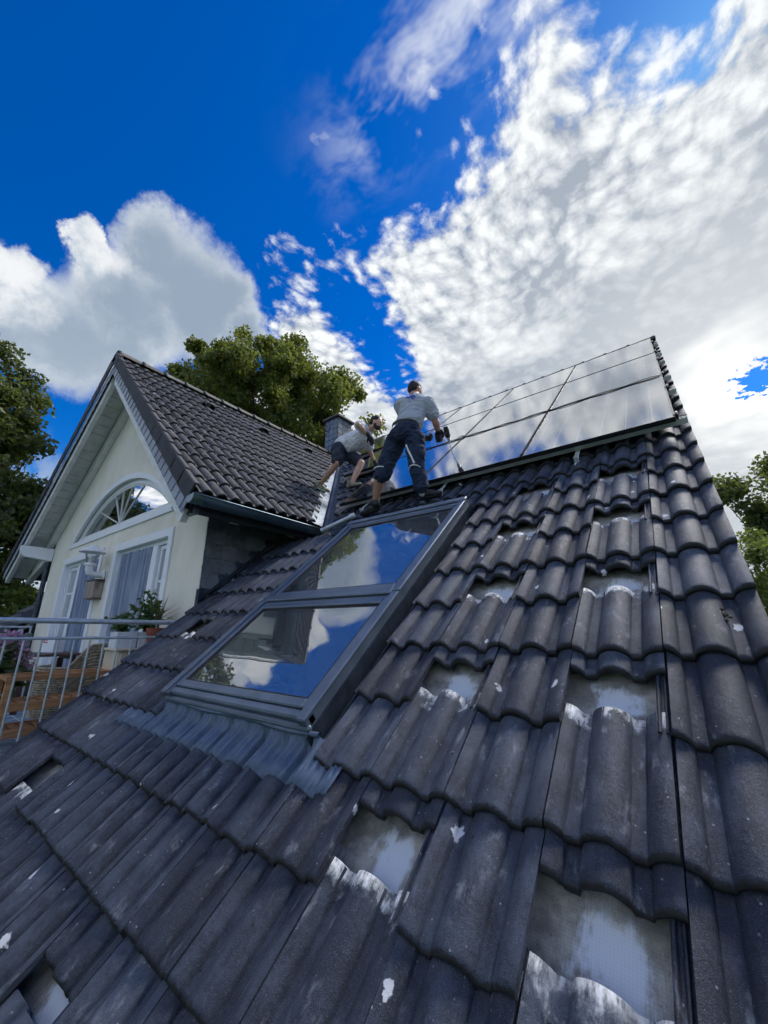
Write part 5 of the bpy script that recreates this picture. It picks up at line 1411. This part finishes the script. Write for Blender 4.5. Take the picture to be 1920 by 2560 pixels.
o = MB().box((-.11, -.07, 0), (.11, .07, .20), Matrix.Translation((-7.05, 1.66, -.303)) @ Matrix.Rotation(.35, 4, 'Z')).build('carton', 'white', None, bevel=.003)
tag(o, 'white carton with a red mark standing on the dark table', 'carton')
_cm = Matrix.Translation((-7.05, 1.66, -.303)) @ Matrix.Rotation(.35, 4, 'Z')
for lo, hi in (((-.10, -.0715, .12), (-.02, -.0712, .135)), ((-.10, -.0715, .135), (-.085, -.0712, .185)), ((-.10, -.0715, .17), (-.02, -.0712, .185)), ((-.07, -.0715, .15), (-.03, -.0712, .16))):
    MB().box(lo, hi, _cm).build('red_mark', 'redprint', o)
# plant box on the wall side, wall lamp, wooden sign
LA = V3(-7.22, YW, .80)
root = empty('wall_lamp', LA); tag(root, 'white wall lantern with conical shade between the two doors', 'wall lamp')
MB().lathe([(0, .0), (.085, .0), (.085, .02), (.05, .045), (0, .045)], LA, 20, (0, -1, 0)).build('wall_plate', 'white', root, smooth='auto')
el = [LA+V3(0, -.03, 0), LA+V3(0, -.16, 0), LA+V3(0, -.205, .02), LA+V3(0, -.22, .07), LA+V3(0, -.22, .13)]
MB().tube(el, [.045, .045, .05, .052, .052], 16).build('elbow', 'white', root, smooth='auto')
LC = LA+V3(0, -.22, 0)
MB().lathe([(0, .125), (.075, .125), (.078, .15), (.06, .165), (0, .165)], LC, 20).build('collar', 'white', root, smooth='auto')
MB().lathe([(.055, .165), (.092, .32), (.095, .335)], LC, 20).build('lantern_glass', 'glass_c', root, smooth='auto')
MB().lathe([(0, .165), (.03, .165), (.032, .22), (.018, .27), (0, .28)], LC, 12).build('bulb', 'white', root, smooth='auto')
MB().lathe([(.17, .325), (.172, .333), (.13, .375), (.06, .415), (.055, .43), (.02, .44), (0, .44)], LC, 24).lathe([(.168, .325), (.12, .36), (0, .39)], LC, 24).build('shade', 'white', root, smooth='auto')
MB().tube([LA+V3(.06, -.01, .04), LA+V3(.10, -.03, .05), LA+V3(.11, -.02, -.06), LA+V3(.07, -.01, -.12)], .004, 6).build('lamp_wire', 'cable', root, smooth=True)
sg = Matrix.Translation((-7.36, YW-.07, .455)); root = MB().box((-.19, -.05, 0), (.19, .06, .26), sg).build('wooden_box', 'woodg', None, bevel=.004)
tag(root, 'small weathered wooden box hanging under the wall lamp', 'wooden box')
MB().box((-.21, -.065, .26), (.21, .066, .275), sg).build('lid', 'wooddk', root); MB().box((-.20, -.055, -.012), (.20, .064, -.001), sg).build('base_board', 'wooddk', root)

# ================================================================ trees
def tree(name, label, base, crown, n_clump, n_leaf, L, mat, seed, trunk_r=.28, clump_r=.85, fill=.45, group=None, cat='tree'):
    """crown: list of ellipsoids (centre, radii)"""
    g = np.random.default_rng(seed); root = empty(name, base); tag(root, label, cat, group)
    cc = []
    vol = np.array([r[0]*r[1]*r[2] for _, r in crown]); vol = vol/vol.sum()
    while len(cc) < n_clump:
        k = g.choice(len(crown), p=vol); c, r = crown[k]
        d = g.normal(size=3); d /= np.linalg.norm(d); rad = g.uniform(fill, 1.0)**.6
        cc.append(np.array(c)+d*rad*np.array(r))
    cc = np.array(cc)
    mb = MB(); B = Vector(base); top = Vector(np.mean(cc, 0).tolist())
    fork = lerp(B, top, .62)
    mb.tube([B, lerp(B, fork, .5)+V3(.15, .1, 0), fork, lerp(fork, top, .8)], [trunk_r, trunk_r*.82, trunk_r*.66, trunk_r*.3], 10)
    for i in g.choice(len(cc), size=min(46, len(cc)), replace=False):
        e = Vector(cc[i].tolist()); s = lerp(fork, top, float(g.uniform(-.35, .8))); m_ = lerp(s, e, .5)+V3(0, 0, -.05*(e-s).length)
        r = trunk_r*.26; mb.tube([s, m_, e], [r, r*.55, r*.16], 6, False)
    mb.build('trunk', 'bark', root, smooth=True)
    w = g.uniform(.5, 1.4, n_clump); idx = g.choice(n_clump, size=n_leaf, p=w/w.sum())
    rr = clump_r*g.uniform(.55, 1.25, n_clump)
    off = g.normal(size=(n_leaf, 3)); off /= np.linalg.norm(off, axis=1)[:, None]; off *= (g.uniform(0, 1, n_leaf)**.5)[:, None]*rr[idx][:, None]; off[:, 2] *= .75
    C = cc[idx]+off
    Dd = g.normal(size=(n_leaf, 3)); Dd[:, 2] -= .35
    V, F = leaf_cards(C, Dd, g.uniform(.65, 1.25, n_leaf)*L, g.uniform(.7, 1.15, n_leaf)*L*.8, .18)
    link('crown', np_mesh('crown', V, F), mat, root)
tree('maple_tree', 'large maple with a wide crown rising behind the dormer roof', (-17.2, 11.6, GROUND), [((-17.1, 11.2, 13.6), (3.5, 3.5, 3.7)), ((-15.9, 9.7, 11.0), (3.3, 3.2, 3.0)), ((-18.2, 8.2, 12.2), (2.2, 2.4, 2.3)), ((-13.6, 12.6, 11.2), (2.6, 2.6, 2.9)), ((-16.6, 12.4, 9.5), (3.2, 3.2, 3.0))], 190, 80000, .19, 'leaf', 5, .34, .85, .35)
tree('leafy_tree', 'tall dark leafy tree at the left picture edge beyond the dormer eave', (-21.0, .2, GROUND), [((-20.6, .4, 7.6), (2.6, 2.5, 3.4)), ((-20.0, 1.5, 5.0), (2.4, 2.2, 3.0)), ((-20.6, -.8, 3.8), (2.8, 2.4, 3.6)), ((-20.6, 1.2, 1.2), (2.6, 2.4, 2.6)), ((-20.2, 2.4, 2.6), (2.4, 1.8, 2.2))], 150, 55000, .20, 'leaf_dk', 11, .3, .85, .35)
tree('dark_shrub', 'dark green shrub below the left dormer eave', (-20.5, 3.2, GROUND), [((-20.3, 3.4, 1.0), (3.0, 1.9, 2.3)), ((-20.0, 2.2, -1.8), (3.0, 2.2, 2.2))], 80, 20000, .20, 'leaf_br', 17, .16, .6, .3, None, 'shrub')
tree('back_tree', 'backlit dark tree beyond the right verge under the bright cloud', (4.2, 22.5, GROUND), [((2.7, 20.2, 5.6), (1.9, 2.0, 1.5)), ((5.2, 22.4, 5.6), (2.4, 2.2, 1.7)), ((3.6, 21.0, 3.6), (2.6, 2.2, 1.8))], 90, 26000, .18, 'leaf_dk', 23, .24, .7, .3)
tree('round_tree', 'dense round-topped green tree just beyond the right verge', (2.4, 13.2, GROUND), [((2.4, 13.0, 1.15), (1.9, 1.9, 1.6)), ((2.3, 12.6, -1.2), (2.2, 2.0, 2.2))], 190, 60000, .10, 'leaf_br', 31, .16, .5, .45)
tree('near_bush', 'light green bush low at the right picture edge beside the roof', (2.0, 8.2, GROUND), [((1.9, 8.1, -.6), (1.05, 1.3, 1.3)), ((2.0, 7.6, -2.6), (1.5, 1.6, 2.0))], 90, 26000, .085, 'leaf_br', 37, .12, .45, .4, None, 'bush')

# ================================================================ small things on the roof
def speck(name, label, cat, pos, r, mat, seed):
    rnd = random.Random(seed); mb = MB()
    for k in range(7):
        c = V3(rnd.gauss(0, r*.7), rnd.gauss(0, r*.9), 0); a = r*rnd.uniform(.35, .75)
        mb.lathe([(a, -.002), (a*.85, a*.2), (a*.4, a*.34), (0, a*.36)], c, 7)
    o = mb.build(name, mat, None, ROOF @ Matrix.Translation(pos), smooth=True); tag(o, label, cat)
def surf(u, v):
    x = (u+.135) % .3; i = math.floor((v-.61)/TG); return HZ+TT*(1-(v-.61-TG*i)/TG)+prof(x)
speck('moss_clump', 'small brown moss clump on a tile near the right verge', 'moss', (.045, 1.47, surf(.045, 1.47)-.004), .016, 'moss', 3)
speck('leaf_scrap', 'reddish leaf scrap on a tile below the roof window', 'leaf', (-.665, .42, surf(-.665, .42)-.003), .012, 'wooddk', 4)
speck('lichen_patch', 'yellow lichen patch on a tile beside the cheek wall', 'lichen', (-3.20, 1.93, surf(-3.20, 1.93)-.006), .030, 'lichen', 5)
for o_ in (): pass

bpy.data.batch_remove(_baked); bpy.data.scenes.remove(SCRATCH)
